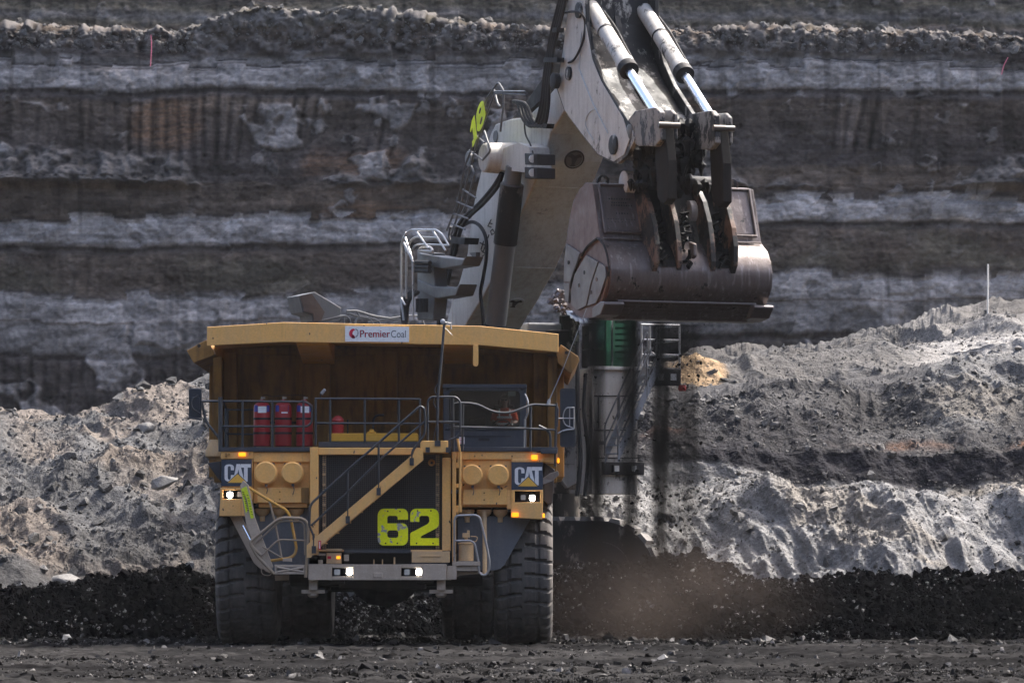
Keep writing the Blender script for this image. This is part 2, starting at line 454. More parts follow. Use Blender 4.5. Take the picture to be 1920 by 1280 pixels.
# pale slabs left clinging to the dark seams
wf1, wf2, wid = worley(wx * .5 + .6 * fbm(wx, wz, 3, 44), wz * .55 + .5 * fbm(wx, wz, 3, 45), 41)
slab = (wid > .73) * ss(wf2 - wf1, .05, .16) * (ss(V, 190, 200) - ss(V, 330, 345) + ss(V, 560, 575)).clip(0, 1) * (1 - light)
slab = slab * ss(fbm(wx * 1.3, wz * 1.3, 3, 46), .3, .5)
col = lerp3(col, LG * .85, slab * .8)
sf1, sf2, sid = worley(wx * 1.7 + .7 * fbm(wx * 2, wz * 2, 3, 47), wz * 2.1 + .7 * fbm(wx * 2, wz * 2, 3, 48), 49)
chip = (sid > .82) * ss(sf2 - sf1, .03, .12) * ss(fbm(wx * .25, wz * .25, 3, 50), .40, .58) * (1 - light) * (1 - .75 * ss(W, 440, 456)) * ss(fbm(wx * 3.5, wz * 3.5, 3, 56), .34, .52)
col = lerp3(col, LG * .70, chip * .62)
drk = (sid < .16) * ss(sf2 - sf1, .03, .10) * light
col = col * (1 - .45 * drk)[..., None]
# excavator tooth grooves, leaning differently along the face
lean = (.02 + .5 * ss(UU, 330, 700)) * 1.0
gph = (wx + (wz - 20) * (-.18) * ss(UU, 330, 560)) * 2 * math.pi / .50 + 5.0 * fbm(wx * .4, wz * .2, 3, 51)
gm = (ss(W, 176, 186) - ss(W, 288, 318)) * ss(fbm(wx * .14, wz * .1, 3, 52), .36, .52) * (1 - slab)
gm2 = (ss(W, 664, 676) - ss(W, 760, 800)) * .8 + (ss(W, 462, 470) - ss(W, 530, 545)) * .35
gm = np.clip(gm + gm2 * ss(fbm(wx * .2, wz * .1, 3, 53), .4, .55), 0, 1)
gm = gm * ss(fbm(wx * .8, wz * .3, 4, 54), .36, .66) * 1.25
groove = np.clip(np.sin(gph) * 1.7 + .7, -1, 1) * gm
col = col * (1 + .30 * groove)[..., None]  # groove shade put into the colour: cuts darker, ridges lighter
# laminae, mottling and chipped faces
col = col * (.72 + .56 * fbm(wx * .5, wz * 7.0, 3, 63))[..., None] * (.42 + 1.16 * fbm(wx * 2.2, wz * 3.0, 6, 64, .64))[..., None]
q1, q2, qi = worley(wx * 1.1 + .5 * fbm(wx * 2, wz * 2, 3, 66), wz * 1.5 + .4 * fbm(wx * 2, wz * 2, 3, 67), 65)
col = col * (1 + .55 * (qi - .5) - .18 * (1 - ss(q2 - q1, .0, .05)))[..., None]
# run-off streaks (stains)
st = ss(fbm(wx * 3.2, wz * .16, 4, 61), .5, .72)
col = col * (1 - .42 * st * (.25 + .75 * ss(fbm(wx * .2, wz * .2, 3, 62), .4, .6)))[..., None]
# rubble banked on the ledge and along the top berm
rubn = fbm(wx * 2.5, wz * 2.5, 5, 72)
tal = ss(fbm(UU * .004, UU * 0 + 3.3, 3, 71) + .2 * ss(UU, 1640, 1720) + .2 * (1 - ss(UU, 100, 230)), .42, .64) * 62 + 3
vt = 346 - tal + 40 * (fbm(wx * .7, wz * .7, 4, 73) - .5)
rub = ss(V, vt, vt + 14) * (1 - ss(V, 346, 352))
rubd = np.clip((V - vt) / 95.0, 0, 1.2) * (1 - ss(V, 346, 356))
col = lerp3(col, LG * .36 * (.5 + 1.0 * ss(rubn, .3, .7))[..., None], rub * .85)
berm = (1 - ss(V, 92, 106)) * (Tt > 4).astype(float) * (1 - ss(Tt, 6.0, 6.15))
bn = fbm(wx * 3.2, wz * 3.2, 5, 75)
col = lerp3(col, LG * .5, berm * ss(bn, .42, .62) * .75)
N_ = normals(B)
d = .9 * (fbm(wx * .10, wz * .16, 4, 81) - .5) + .22 * (fbm(wx * .5, wz * .9, 4, 82) - .5)
d += light * (.05 + .13 * (worley(wx * .55 + .4 * fbm(wx * 2, wz * 2, 3, 91), wz * .5, 83)[2] - .5))
f1, f2, idd = worley(wx * 1.5, wz * 1.9, 84)
d += (.17 * (idd - .5) + .06 * np.minimum(f2 - f1, .4)) * (.45 + .25 * light)
d += .09 * (ridged(wx * 1.3, wz * 2.2, 5, 85) - .6) + .12 * (fbm(wx * 7, wz * 8, 3, 86) - .5)
d += .035 * groove + .16 * slab + .12 * chip - .10 * drk
d += .9 * rubd + .7 * rub * (rubn - .45) + berm * (.5 * (bn - .4) + .35 * (ridged(wx * 1.2, wz * 1.2, 3, 77) - .5))
for edge, amt in ((103, .12), (167, .16), (403, .1), (456, .18), (547, .1), (661, .15)):       # overhanging seams
    d -= amt * np.exp(-((W - edge - 7) / 7.0) ** 2) * (.5 + fbm(wx * .4, wz * 0 + edge, 3, 87))
d *= (1 - ss(Tt, 7.6, 8.0))
Pw = B + N_ * d[..., None]
pw = grid_mesh('pit_wall', Pw, np.clip(col, .012, .6), WALLM)
tag(pw, 'tall pit wall of level grey and dark brown rock seams behind the machines', 'pit wall', kind='structure')
WALLP, WALLT, WALLV = Pw, Tt, V

# ------------------------------------------------------------------ spoil heaps and the pale bank
def spoil(name, U, rows, seg, colfn, amp, seed, label, cat, lump=1.0, flute=0.0):
    V, Y, Tt, B = sheet_base(U, rows, seg)
    n = normals(B)
    # distance along the slope for isotropic noise
    s = np.concatenate([np.zeros((1, B.shape[1])), np.cumsum(np.linalg.norm(np.diff(B, axis=0), axis=-1), 0)], 0)
    x = B[..., 0]
    fl = fbm(x * .55 + .5 * fbm(x, s * .3, 3, seed + 9), s * .13, 4, seed + 1)
    f1, f2, idd = worley(x * .9, s * .9, seed + 2)
    g1, g2, id2 = worley(x * 2.1, s * 2.1, seed + 3)
    k1, k2, id3 = worley(x * 4.6, s * 4.6, seed + 12)
    bw = fbm(x * .25, s * .12, 3, seed + 20)
    d = amp * (2.2 * (fbm(x * .13, s * .16, 4, seed) - .5) + flute * (ridged(x * .30 + s * .10 + 1.2 * bw, s * .07, 3, seed + 4) - .55))
    rough = .30 + .9 * ss(fbm(x * .22, s * .25, 3, seed + 21), .40, .60)
    gul = ridged(x * .8 + .35 * s + .8 * fbm(x * .6, s * .6, 3, seed + 13), s * .22, 4, seed + 14)
    d = d + lump * (.50 * (fl - .5) + .34 * (gul - .55) + rough * (.08 * np.maximum(.62 - f1, 0) * (idd > .7) * 2 + .06 * np.maximum(.6 - g1, 0) * (id2 > .5) * 2
                    + .44 * (fbm(x * 1.5, s * 1.5, 6, seed + 5, .60) - .5) + .09 * (ridged(x * 3.2, s * 3.2, 4, seed + 6) - .5)))
    if name == 'pale_rock_bank':
        low = 1 - ss(Tt, .8, 1.7); d = d * (1 - .5 * ss(Tt, .9, 1.9) * (1 - ss(Tt, 3.2, 3.8))) - .25 * ss(Tt, 1.2, 1.9) * (1 - ss(Tt, 3.0, 3.6))
        d = d + low * (.55 * (ridged(x * .75 + .25 * s, s * .28, 4, seed + 30) - .55) + .32 * np.maximum(.7 - worley(x * 1.25 + .4 * fl, s * .8, seed + 31)[0], 0))
    fade = 1 - .85 * ss(Tt, Tt.max() - .7, Tt.max())
    Pn = B + n * (d * fade)[..., None]
    c = colfn(np.broadcast_to(U, V.shape), V, Tt, x, s, d)
    o = grid_mesh(name, Pn, np.clip(c, .01, .75), SPOILM, smooth=False)
    tag(o, label, cat, kind='structure')
    return Pn, Tt, V
GS = G([.083, .0815, .081])
def col_left(U, V, Tt, x, s, d):
    c = GS * (.75 + .5 * fbm(x * .3, s * .3, 4, 101))[..., None]
    c = lerp3(c, G([.050, .048, .047]), ss(fbm(x * .12 + 3, s * .16, 4, 102), .50, .66) * .75)
    return lerp3(c, G([.17, .14, .115]), ss(fbm(x * .2, s * .2, 3, 103), .60, .72) * .6)
LP = spoil('spoil_heap', np.arange(-520, 780, 2.4),
      [(const(1130), const(117)), (fn((-520, 1010), (780, 980)), const(121)), (fn((-520, 780), (-150, 775), (0, 768), (60, 788), (110, 796), (150, 784), (250, 764), (330, 756), (400, 742), (500, 735), (780, 745)), const(139)),
       (fn((-520, 800), (0, 790), (110, 812), (250, 790), (400, 765), (780, 770)), const(150)), (const(905), const(173.5))], [60, 200, 20, 10], col_left, .9, 200, 'grey spoil heap of broken rock left of the haul truck', 'spoil heap', .9, 1.9)
def col_bank(U, V, Tt, x, s, d):
    w = V + 44 * (fbm(x * .30, s * .25, 4, 111) - .5) + 10 * (fbm(x * 1.4, s * 1.4, 3, 112) - .5)
    hi = np.interp(U, [1040, 1260, 1330, 1500, 1920], [878, 868, 845, 838, 842]); lo = np.interp(U, [1040, 1260, 1350, 1450, 1600, 1920], [880, 872, 872, 905, 912, 900])
    white = G([.19, .186, .182]) * (.8 + .4 * fbm(x * .5, s * .5, 4, 113))[..., None]
    white = lerp3(white, G([.18, .14, .09]), ss(fbm(x * .35, s * .5, 4, 114), .60, .70) * .3)
    grey = G([.056, .054, .054]) * (.55 + .9 * fbm(x * .3, s * .3, 4, 115))[..., None]
    grey = lerp3(grey, G([.024, .023, .025]), ss(fbm(x * .22, s * .25, 4, 119), .50, .62) * .7 * ss(V, 740, 800))
    grey = lerp3(grey, G([.12, .06, .034]), (np.exp(-((w - 826) / 7.0) ** 2)) * ss(fbm(x * .25, s * .1, 3, 116), .42, .55) * .8)
    grey = lerp3(grey, white * .8, ss(U, 1700, 1790) * ss(fbm(x * .4, s * .3, 3, 118), .35, .6) * .8)
    seam = G([.026, .025, .028]) * (.7 + .6 * fbm(x * .3, w * .15, 3, 117))[..., None]
    c = lerp3(grey, seam, ss(w, hi - 5, hi + 5)); return lerp3(c, white, ss(w, lo - 6, lo + 8))
BP = spoil('pale_rock_bank', np.arange(700, 2500, 2.4),
      [(const(1130), const(119.5)), (fn((700, 1000), (1300, 985), (1500, 960), (2500, 960)), const(122.6)), (fn((700, 905), (2500, 905)), const(124.4)), (fn((700, 860), (2500, 835)), const(125.0)),
       (fn((700, 740), (1180, 742), (1300, 724), (1400, 717), (1600, 713), (1700, 702), (1780, 692), (1920, 690), (2500, 690)), const(129.5)),
       (fn((700, 748), (1300, 726), (1700, 704), (1920, 694), (2500, 690)), const(134))], [70, 70, 40, 90, 14], col_bank, .75, 300, 'pale rock bank with a dark coal seam behind the excavator', 'rock bank', 1.05, 1.5)
def col_up(U, V, Tt, x, s, d):
    c = G([.085, .080, .0755]) * (.78 + .44 * fbm(x * .3, s * .3, 4, 121))[..., None]
    c = lerp3(c, G([.095, .092, .09]), ss(fbm(x * .13, s * .13, 3, 122) + .1 * ss(-np.abs(U - 1600), -160, 0), .5, .62) * .7 * (1 - ss(U, 1680, 1800)))
    c = lerp3(c, G([.26, .248, .235]), ss(U, 1640, 1800) * ss(V, 590, 640) * .9)
    m = ss(-np.hypot((U - 1305) / 62, (V - 712) / 36) + .3 * (fbm(x * .8, s * .8, 3, 123) - .5), -1.05, -.75)
    return lerp3(c, G([.27, .19, .115]), m)
UPP = spoil('upper_spoil_heap', np.arange(960, 2500, 2.4),
      [(const(830), const(131.5)), (fn((960, 742), (1080, 720), (1300, 700), (1500, 690), (1700, 660), (1800, 640), (2500, 630)), const(136)), (fn((960, 740), (1080, 716), (1180, 702), (1295, 674), (1330, 666), (1380, 668), (1440, 658), (1500, 648), (1560, 650), (1620, 628), (1700, 616), (1800, 605), (1850, 598), (1920, 592), (2500, 575)), const(151)),
       (fn((960, 742), (1100, 720), (1300, 684), (1600, 640), (1920, 592), (2500, 575)), const(160)), (const(900), const(174.5))], [60, 110, 16, 10], col_up, .9, 400, 'upper grey spoil heap with an orange sand patch below the pit wall', 'spoil heap', .9, 1.5)

# ------------------------------------------------------------------ coal heap across the pit floor
CU = np.arange(-520, 2480, 2.2)
cy0 = fn((-520, 109.5), (350, 109.5), (420, 113.6), (1040, 113.6), (1200, 110.5), (1320, 107.6), (2480, 107.6))
crest = fn((-520, 1112), (0, 1106), (60, 1110), (130, 1100), (200, 1094), (290, 1078), (350, 1084), (420, 1100), (620, 1128), (830, 1120), (940, 1090), (1040, 1072), (1120, 1064), (1200, 1062), (1240, 1056), (1290, 1046), (1340, 1058), (1400, 1086), (1450, 1099), (1550, 1094), (1650, 1090), (1750, 1086), (1850, 1090), (1920, 1082), (2480, 1082))
base = lambda U: HOR + CAMH * F / cy0(U) + 4
V, Y, Tt, B = sheet_base(CU, [(base, cy0), (lambda U: base(U) * .30 + crest(U) * .70, lambda U: cy0(U) + 1.9), (crest, lambda U: cy0(U) + 3.4), (lambda U: crest(U) + 18, lambda U: cy0(U) + 6.5), (const(1215), lambda U: cy0(U) + 9)], [50, 40, 20, 10])
x = B[..., 0]; s = np.concatenate([np.zeros((1, B.shape[1])), np.cumsum(np.linalg.norm(np.diff(B, axis=0), axis=-1), 0)], 0)
f1, f2, idd = worley(x * 1.9, s * 1.9, 501); g1, g2, id2 = worley(x * 4.2, s * 4.2, 502)
d = .35 * (fbm(x * .5, s * .5, 4, 503) - .5) + .20 * np.maximum(.6 - f1, 0) * (idd > .45) * 2 + .12 * np.maximum(.6 - g1, 0) * 2 + .14 * (fbm(x * 5, s * 5, 3, 504) - .5)
d *= ss(Tt, 0, .25) * (1 - ss(Tt, 2.6, 3.4))
CP = B + normals(B) * d[..., None]
cc = G([.0035, .0034, .0036]) * (.7 + .6 * fbm(x * .8, s * .8, 3, 505))[..., None]
tag(grid_mesh('coal_heap', CP, cc, COALM, smooth=False), 'long low heap of black coal across the pit floor behind the truck', 'coal heap', kind='structure')

# ------------------------------------------------------------------ pit floor
xs = np.concatenate([np.linspace(-420, -17, 28), np.linspace(-16, 16, 420), np.linspace(17, 420, 28)])
ys = np.concatenate([np.linspace(-60, 58, 18), np.linspace(59, 118, 620), np.linspace(120, 420, 16)])
X, Yg = np.meshgrid(xs, ys)
fine = ss(X, -17, -15) * (1 - ss(X, 15, 17)) * ss(Yg, 57, 60) * (1 - ss(Yg, 117, 119))
g1, g2, idg = worley(X * 2.6, Yg * 1.1, 601)
z = .10 * (fbm(X * .25, Yg * .22, 4, 602) - .5) + .05 * (fbm(X * 1.2, Yg * .55, 4, 603) - .45) + .05 * np.maximum(.55 - g1, 0) * (idg > .55) * 2 + .055 * (fbm(X * 6, Yg * 5, 3, 604, .7) - .5)
z += .05 * np.exp(-((Yg - 83 - .12 * X) / 2.2) ** 2) * fbm(X * .5, Yg, 3, 606)
z = z * fine - .02
# wheel tracks swept level
gc = G([.0130, .0127, .0128]) * (.55 + .9 * fbm(X * .35, Yg * .5, 4, 605))[..., None]
gc = lerp3(gc, G([.0275, .0265, .026]), ss(fbm(X * .22, Yg * .35, 4, 607) + .10 * ss(-Yg, -86, -70), .50, .66) * .8)
gc = lerp3(gc, G([.007, .0068, .007]), ss(fbm(X * .3 + 7, Yg * .8, 4, 608) + .25 * ss(Yg, 97, 104), .56, .68) * .8)
tag(grid_mesh('ground', np.stack([X, Yg, z], -1), gc, GROUNDM, smooth=True), 'dark coal strewn pit floor in front of the truck', 'ground', kind='structure')

# ------------------------------------------------------------------ loose lumps
def rock_protos(n, seed, pts=11, flat=.75):
    rnd = random.Random(seed); out = []
    for _ in range(n):
        bm = bmesh.new()
        for _ in range(pts):
            v = Vector((rnd.gauss(0, 1), rnd.gauss(0, 1), rnd.gauss(0, 1))).normalized() * rnd.uniform(.75, 1.0)
            bm.verts.new((v.x, v.y * rnd.uniform(.7, 1), v.z * flat))
        r = bmesh.ops.convex_hull(bm, input=bm.verts[:])
        bmesh.ops.delete(bm, geom=list({e for e in r['geom_interior'] + r['geom_unused'] if isinstance(e, bmesh.types.BMVert)}), context='VERTS')
        bmesh.ops.triangulate(bm, faces=bm.faces[:])
        bm.verts.index_update()
        out.append((np.array([v.co[:] for v in bm.verts]), np.array([[v.index for v in f.verts] for f in bm.faces])))
        bm.free()
    return out
def scatter(name, pts, sizes, mat, cols, seed, label, cat, flat=.75, npt=11):
    rng = np.random.default_rng(seed); protos = rock_protos(14, seed, npt, flat)
    which = rng.integers(0, len(protos), len(pts)); VV, FF, CC, off = [], [], [], 0
    for k, (pv, pf) in enumerate(protos):
        idx = np.where(which == k)[0]
        if not len(idx): continue
        q = rng.normal(size=(len(idx), 4)); q[:, 1:3] *= .45; q /= np.linalg.norm(q, axis=1, keepdims=True)
        w, x, y, zz = q.T
        Rm = np.stack([1 - 2 * (y * y + zz * zz), 2 * (x * y - zz * w), 2 * (x * zz + y * w), 2 * (x * y + zz * w), 1 - 2 * (x * x + zz * zz), 2 * (y * zz - x * w), 2 * (x * zz - y * w), 2 * (y * zz + x * w), 1 - 2 * (x * x + y * y)], -1).reshape(-1, 3, 3)
        vv = np.einsum('nij,vj->nvi', Rm, pv) * sizes[idx][:, None, None] + pts[idx][:, None, :]
        VV.append(vv.reshape(-1, 3)); CC.append(np.repeat(cols[idx], len(pv), 0))
        FF.append((pf[None] + (off + np.arange(len(idx)) * len(pv))[:, None, None]).reshape(-1, 3)); off += len(idx) * len(pv)
    VV, FF, CC = np.concatenate(VV), np.concatenate(FF), np.concatenate(CC)
    me = bpy.data.meshes.new(name); me.vertices.add(len(VV)); me.vertices.foreach_set('co', VV.reshape(-1).astype(np.float32))
    k = len(FF); me.loops.add(k * 3); me.loops.foreach_set('vertex_index', FF.reshape(-1).astype(np.int32))
    me.polygons.add(k); me.polygons.foreach_set('loop_start', (np.arange(k) * 3).astype(np.int32)); me.polygons.foreach_set('loop_total', np.full(k, 3, np.int32))
    me.polygons.foreach_set('use_smooth', np.zeros(k, dtype=bool)); me.update(calc_edges=True)
    a = me.attributes.new('strata', 'FLOAT_COLOR', 'POINT'); a.data.foreach_set('color', np.concatenate([CC, np.ones((len(CC), 1))], 1).reshape(-1).astype(np.float32))
    me.materials.append(mat)
    return tag(link(bpy.data.objects.new(name, me)), label, cat, kind='stuff')
rng = np.random.default_rng(11)
def pick(Pn, Tt, n, t0, t1, wfn=None):
    m = (Tt >= t0) & (Tt <= t1)
    idx = np.argwhere(m); w = np.ones(len(idx))
    if wfn is not None: w = wfn(Pn[m]); 
    sel = rng.choice(len(idx), n, p=w / w.sum()); ii = idx[sel]
    return Pn[ii[:, 0], ii[:, 1]] + rng.normal(0, .03, (n, 3))
def psize(n, a, b, k=2.6): return np.minimum(a * (1 - rng.random(n)) ** (-1 / k), b)
def grey(n, c, v=.35): return G(c)[None] * (1 + rng.uniform(-v, v, n))[:, None]
n = 46000
p = pick(CP, Tt, n, .0, 2.6); ccol = grey(n, [.0040, .0039, .0042], .85); sz = psize(n, .030, .19, 2.3); br = (rng.random(n) < .05 + .32 * ss(fbm(p[:, 0] * .22, p[:, 1] * .5, 3, 706), .38, .62)) & (sz < .10); ccol[br] *= rng.uniform(2.6, 8, (br.sum(), 1)); scatter('coal_rubble', p, sz, COALM, ccol if True else grey(n, [.0040, .0039, .0042], .85), 5, 'broken coal lumps covering the black heap', 'coal rubble')  # small lumps paled in patches: sun glints put into their colour
n = 230000
gy = 60 + 54 * rng.random(n) ** .8; gx = rng.uniform(-1, 1, n) * (gy * .135 + 2)
gz = np.zeros(n); keep = rng.random(n) < (.30 + 1.3 * np.clip(fbm(gx * .3, gy * .25, 3, 701) - .35, 0, 1) + .5 * (gy > 101))
p = np.stack([gx, gy, gz], -1)[keep]; n = len(p)
sz = psize(n, .012, .14, 2.6) * (1 + .5 * (p[:, 1] > 101)); p[:, 2] = sz * .1 - .015
gcol = grey(n, [.013, .0125, .012], .6); br = rng.random(n) < .36; gcol[br] *= rng.uniform(2.5, 11.0, (br.sum(), 1))  # part paled: light stones, and sun glints painted as colour
scatter('ground_rubble', p, sz, GROUNDM, gcol, 6, 'small broken coal and stones strewn on the pit floor', 'loose stones', npt=7)
n = 14000
p = np.concatenate([pick(LP[0], LP[1], n, .3, 2.2)]); scatter('spoil_rubble', p, psize(n, .028, .32, 2.3), SPOILM, grey(n, [.10, .097, .094], .35), 7, 'broken grey stones lying over the spoil heap on the left', 'loose stones')
n = 24000
p = np.concatenate([pick(UPP[0], UPP[1], n // 3, .0, 2.1), pick(BP[0], BP[1], n // 3, 3.0, 4.6), pick(BP[0], BP[1], n // 3, .2, 2.2)]); scatter('bank_rubble', p, psize(n, .025, .22, 2.4), SPOILM, grey(n, [.13, .125, .12], .35), 8, 'loose stones over the right-hand bank and heap', 'loose stones')
n = 5000
p = pick(Pw, WALLT, n, 4.3, 6.05); scatter('berm_rubble', p, psize(n, .04, .24, 2.3), SPOILM, grey(n, [.10, .096, .092], .5), 9, 'broken rock lying along the upper berm of the pit wall', 'loose stones')
# the rest of the pit: unseen walls added behind and beside the camera to close off the low sky
def far_wall():
    path = [(-420, 176), (-95, 150), (-70, 110), (-58, 60), (-46, 15), (-24, -8), (0, -14), (26, -8), (50, 15), (66, 60), (82, 110), (100, 150), (420, 176)]
    pts = np.array([[q.x, q.y] for q in spline([(a, b_, 0) for a, b_ in path], 14)])
    zs = np.linspace(-1, 44, 100); n = len(pts)
    tang = np.gradient(pts, axis=0); nrm = np.stack([tang[:, 1], -tang[:, 0]], -1); nrm /= np.linalg.norm(nrm, axis=1, keepdims=True)
    SS_, ZZ = np.meshgrid(np.arange(n) * 3.0, zs)
    off = ZZ * .16 + 1.5 * (ZZ > 14) + 1.5 * (ZZ > 30) + 2.0 * (fbm(SS_ * .15, ZZ * .3, 4, 901) - .5)
    Q = np.stack([pts[None, :, 0] + nrm[None, :, 0] * -off, pts[None, :, 1] + nrm[None, :, 1] * -off, ZZ], -1)
    cen = np.array([0.0, 50.0])
    if np.sum((Q[-1, n // 2, :2] - cen) ** 2) < np.sum((Q[0, n // 2, :2] - cen) ** 2):
        Q[..., 0] = pts[None, :, 0] + nrm[None, :, 0] * off; Q[..., 1] = pts[None, :, 1] + nrm[None, :, 1] * off
    band = fbm(SS_ * .01, ZZ * .45, 4, 903)
    c = lerp3(np.broadcast_to(DK * .7, Q.shape), np.broadcast_to(LG * .5, Q.shape), ss(band, .45, .6))
    tag(grid_mesh('pit_wall', Q, c, WALLM), 'unseen far side of the pit wall, shaped to close off low sky light', 'pit wall', kind='structure')
far_wall()
print('terrain done')
# ------------------------------------------------------------------ haul truck
truck = empty('haul_truck', P(721, 1215, 102.5) * 1.0, 'yellow mining haul truck number 62 with lit headlights standing in front of the excavator', 'haul truck')
truck.location.z = 0
XT = lambda px, dy=0: T(px, 800, dy).x
ZT = lambda py, dy=0: T(960, py, dy).z

# --- canopy and dump body
m = MB()
xs_ = [388, 532, 901, 1047]; ft = [613, 604, 611, 626]; fb = [648, 641, 647, 660]; dd = [.75, .6, .6, .75]
A_ = [T(x, y, d) for x, y, d in zip(xs_, ft, dd)]; B_ = [T(x, y, d) for x, y, d in zip(xs_, fb, dd)]
bk = 4.25
C_ = [Vector((p.x, 100 + bk, p.z - .30)) for p in A_]; D_ = [Vector((p.x, 100 + bk, p.z - .34)) for p in B_]
# a box-section front lip and the sheet behind it
L_ = [Vector((p.x, p.y + .22, p.z)) for p in A_]; K_ = [Vector((p.x, p.y + .22, p.z + .02)) for p in B_]
m.loft([[A_[i], L_[i], K_[i], B_[i]] for i in range(4)])
m.loft([[L_[i] - Vector((0, 0, .10)), C_[i] + Vector((0, 0, .1)), C_[i] - Vector((0, 0, .02)), L_[i] - Vector((0, 0, .24))] for i in range(4)])
# long stiffeners under the sheet
for x0, x1 in ((556, 617), (830, 884)):
    p = T((x0 + x1) / 2, 650, 2.4); w = (x1 - x0) / 85
    z0 = T(700, 645, .85).z - .06; z1 = C_[1].z - .02
    xa, xb = T(x0, 700, 1).x, T(x1, 700, 1).x
    prof = [Vector((0, 100.9, z0 + .1)), Vector((0, 100 + bk, z1)), Vector((0, 100 + bk, z1 - .45)), Vector((0, 100 + bk - .4, z1 - .44)), Vector((0, 101.0, z0 + .04))]
    m.prism([q + Vector((xa, 0, 0)) for q in prof], (xb - xa, 0, 0))
canopy = m.build('canopy', YEL, truck, bevel=.012)
# sign
m = MB()
ex(m, [(647, 611), (767, 612.5), (767, 641), (647, 640)], .575, .60, 0)
def on_sign(px, py): return T(px, py, .570)
def txt(s, x0, ybase, h, wid, mi, fnm, shear=0.0):
    g = text2d(s, shear); xs = [v[0] for v in g[0]]; x_lo, x_hi = min(xs), max(xs); k = wid / (x_hi - x_lo)
    put2d(m, g, lambda x, y: fnm(x0 + (x - x_lo) * k, ybase - y * h), mi)
txt('Premier', 675, 632, 19.5, 56, 1, on_sign); txt('Premier', 675.6, 632, 19.5, 56, 1, on_sign)
txt('Coal', 733, 632.6, 19.5, 28, 2, on_sign)
put2d(m, fill2d([arc(663, 625, 8.5, 9, 80, 285, 12) + arc(666, 625, 5, 6, 270, 95, 10)]), lambda x, y: on_sign(x, 2 * 625 - y), 1)
put2d(m, fill2d([[(660, 634), (666, 634), (664, 628), (660, 627)]]), on_sign, 1)
for k in range(7):
    a = R(-65 + k * 22); c = (665 + 6.3 * math.cos(a), 624 - 7.5 * math.sin(a))
    put2d(m, fill2d([[(c[0] + 1.7 * math.cos(a + q), c[1] - 1.2 * math.sin(a + q)) for q in (0, 1.57, 3.14, 4.71)]]), on_sign, 2)
m.build('sign_board', [WHITE, CRED, CGREY], canopy, recalc=False)
m = MB()
ex(m, [(887, 646), (897, 646), (897, 682)] + arc(892, 682, 5, 5, 0, 180, 8)[1:-1] + [(887, 682)], .55, .60)
m.build('hanging_bracket', YEL, canopy, bevel=.006)

m = MB()
zt = C_[1].z - .1
xl, xr = T(401, 800, 4.2).x, T(1044, 800, 4.2).x
# front wall sloping back, with box ribs
def wall_y(z): return 104.25 + (zt - z) * .16
zb = ZT(905, 4.4)
def wallslab(x0, x1, za, zb_, proud, th=.1, mb=None):
    a = [Vector((x0, wall_y(za) - proud, za)), Vector((x1, wall_y(za) - proud, za)), Vector((x1, wall_y(zb_) - proud, zb_)), Vector((x0, wall_y(zb_) - proud, zb_))]
    (mb or m).prism(a, (0, proud + th, 0))
wallslab(xl, xr, zt + .1, zb, 0, .12)
for a, b, pr in ((560, 618, .22), (701, 744, .16), (830, 884, .22)):
    wallslab(T(a, 800, 4).x, T(b, 800, 4).x, zt - .1, zb, pr, -.002)
for a, b, pr in ((402, 418, .9), (418.5, 443, .38), (1026, 1044, .9), (1000, 1025.5, .38)):
    wallslab(T(a, 800, 3.9).x, T(b, 800, 3.9).x, zt - (.25 if pr > .5 else .12), zb, pr, -.002)
# ledge where canopy meets wall
wallslab(xl + .2, xr - .2, zt - .02, zt - .16, .12, -.003)
# side walls and floor
for x0, dx in ((xl, .12), (xr - .12, .12)):
    m.prism([Vector((x0, 104.3, zt + .1)), Vector((x0, 111.6, zt - .35)), Vector((x0, 112.2, ZT(850, 12))), Vector((x0, 104.9, zb))], (dx, 0, 0))
m.prism([Vector((xl + .13, 105.0, zb + .1)), Vector((xl + .13, 112.2, ZT(850, 12) + .1)), Vector((xl + .13, 112.2, ZT(850, 12) - .15)), Vector((xl + .13, 105.0, zb - .15))], (xr - xl - .26, 0, 0))
for k in range(5):       # side ribs
    y = 105.4 + k * 1.4
    for x0, dx in ((xl - .18, .178), (xr + .002, .178)):
        m.box((x0 + dx / 2, y, (zt + zb) / 2 - .1), (dx, .3, zt - zb - .5))
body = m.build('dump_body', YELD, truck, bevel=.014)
# flared top rails
m = MB()
ex(m, [(350, 657), (386, 637), (392, 640), (402, 664), (396, 668), (363, 680)], 3.4, 9.8)
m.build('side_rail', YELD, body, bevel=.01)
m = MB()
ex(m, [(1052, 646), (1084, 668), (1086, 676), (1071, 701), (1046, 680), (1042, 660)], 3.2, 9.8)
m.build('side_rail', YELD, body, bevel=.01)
for px, py in ((373, 648), (1062, 661)):
    m = MB(); c = T(px, py, 3.18); m.cyl(c, c + Vector((0, .05, 0)), .04, n=12); m.build('rail_pin', BLACK, body)

# --- chassis
m = MB()
for px in (640, 800):
    m.box((XT(px, 3), 105.2, 1.75), (.35, 9.6, .8))
m.box((XT(720, 2), 101.6, 1.62), (1.9, 2.0, .75))
m.cyl((XT(545, 2.4), 102.5, 1.62), (XT(905, 2.4), 102.5, 1.62), .34, n=16)
m.cyl((XT(560, 8.2), 108.3, 1.75), (XT(880, 8.2), 108.3, 1.75), .62, n=20)
m.lathe((XT(722, 8), 106.9, 1.75), (0, 1, 0), [(0, .2), (.1, .62), (.8, .95), (1.9, .9), (2.3, .5)], 24)
for px in (640, 800): m.cyl((XT(px, 5), 104.5, 2.0), (XT(px, 5) + (.2 if px < 700 else -.2), 106.4, 4.2), .16, n=12)
m.box((XT(545, 1.8), 102.2, 2.4), (.5, .6, 1.6)); m.box((XT(900, 1.8), 102.2, 2.4), (.5, .6, 1.6))
m.box((XT(720, 4), 104.5, 2.7), (2.6, 3.4, 1.0))
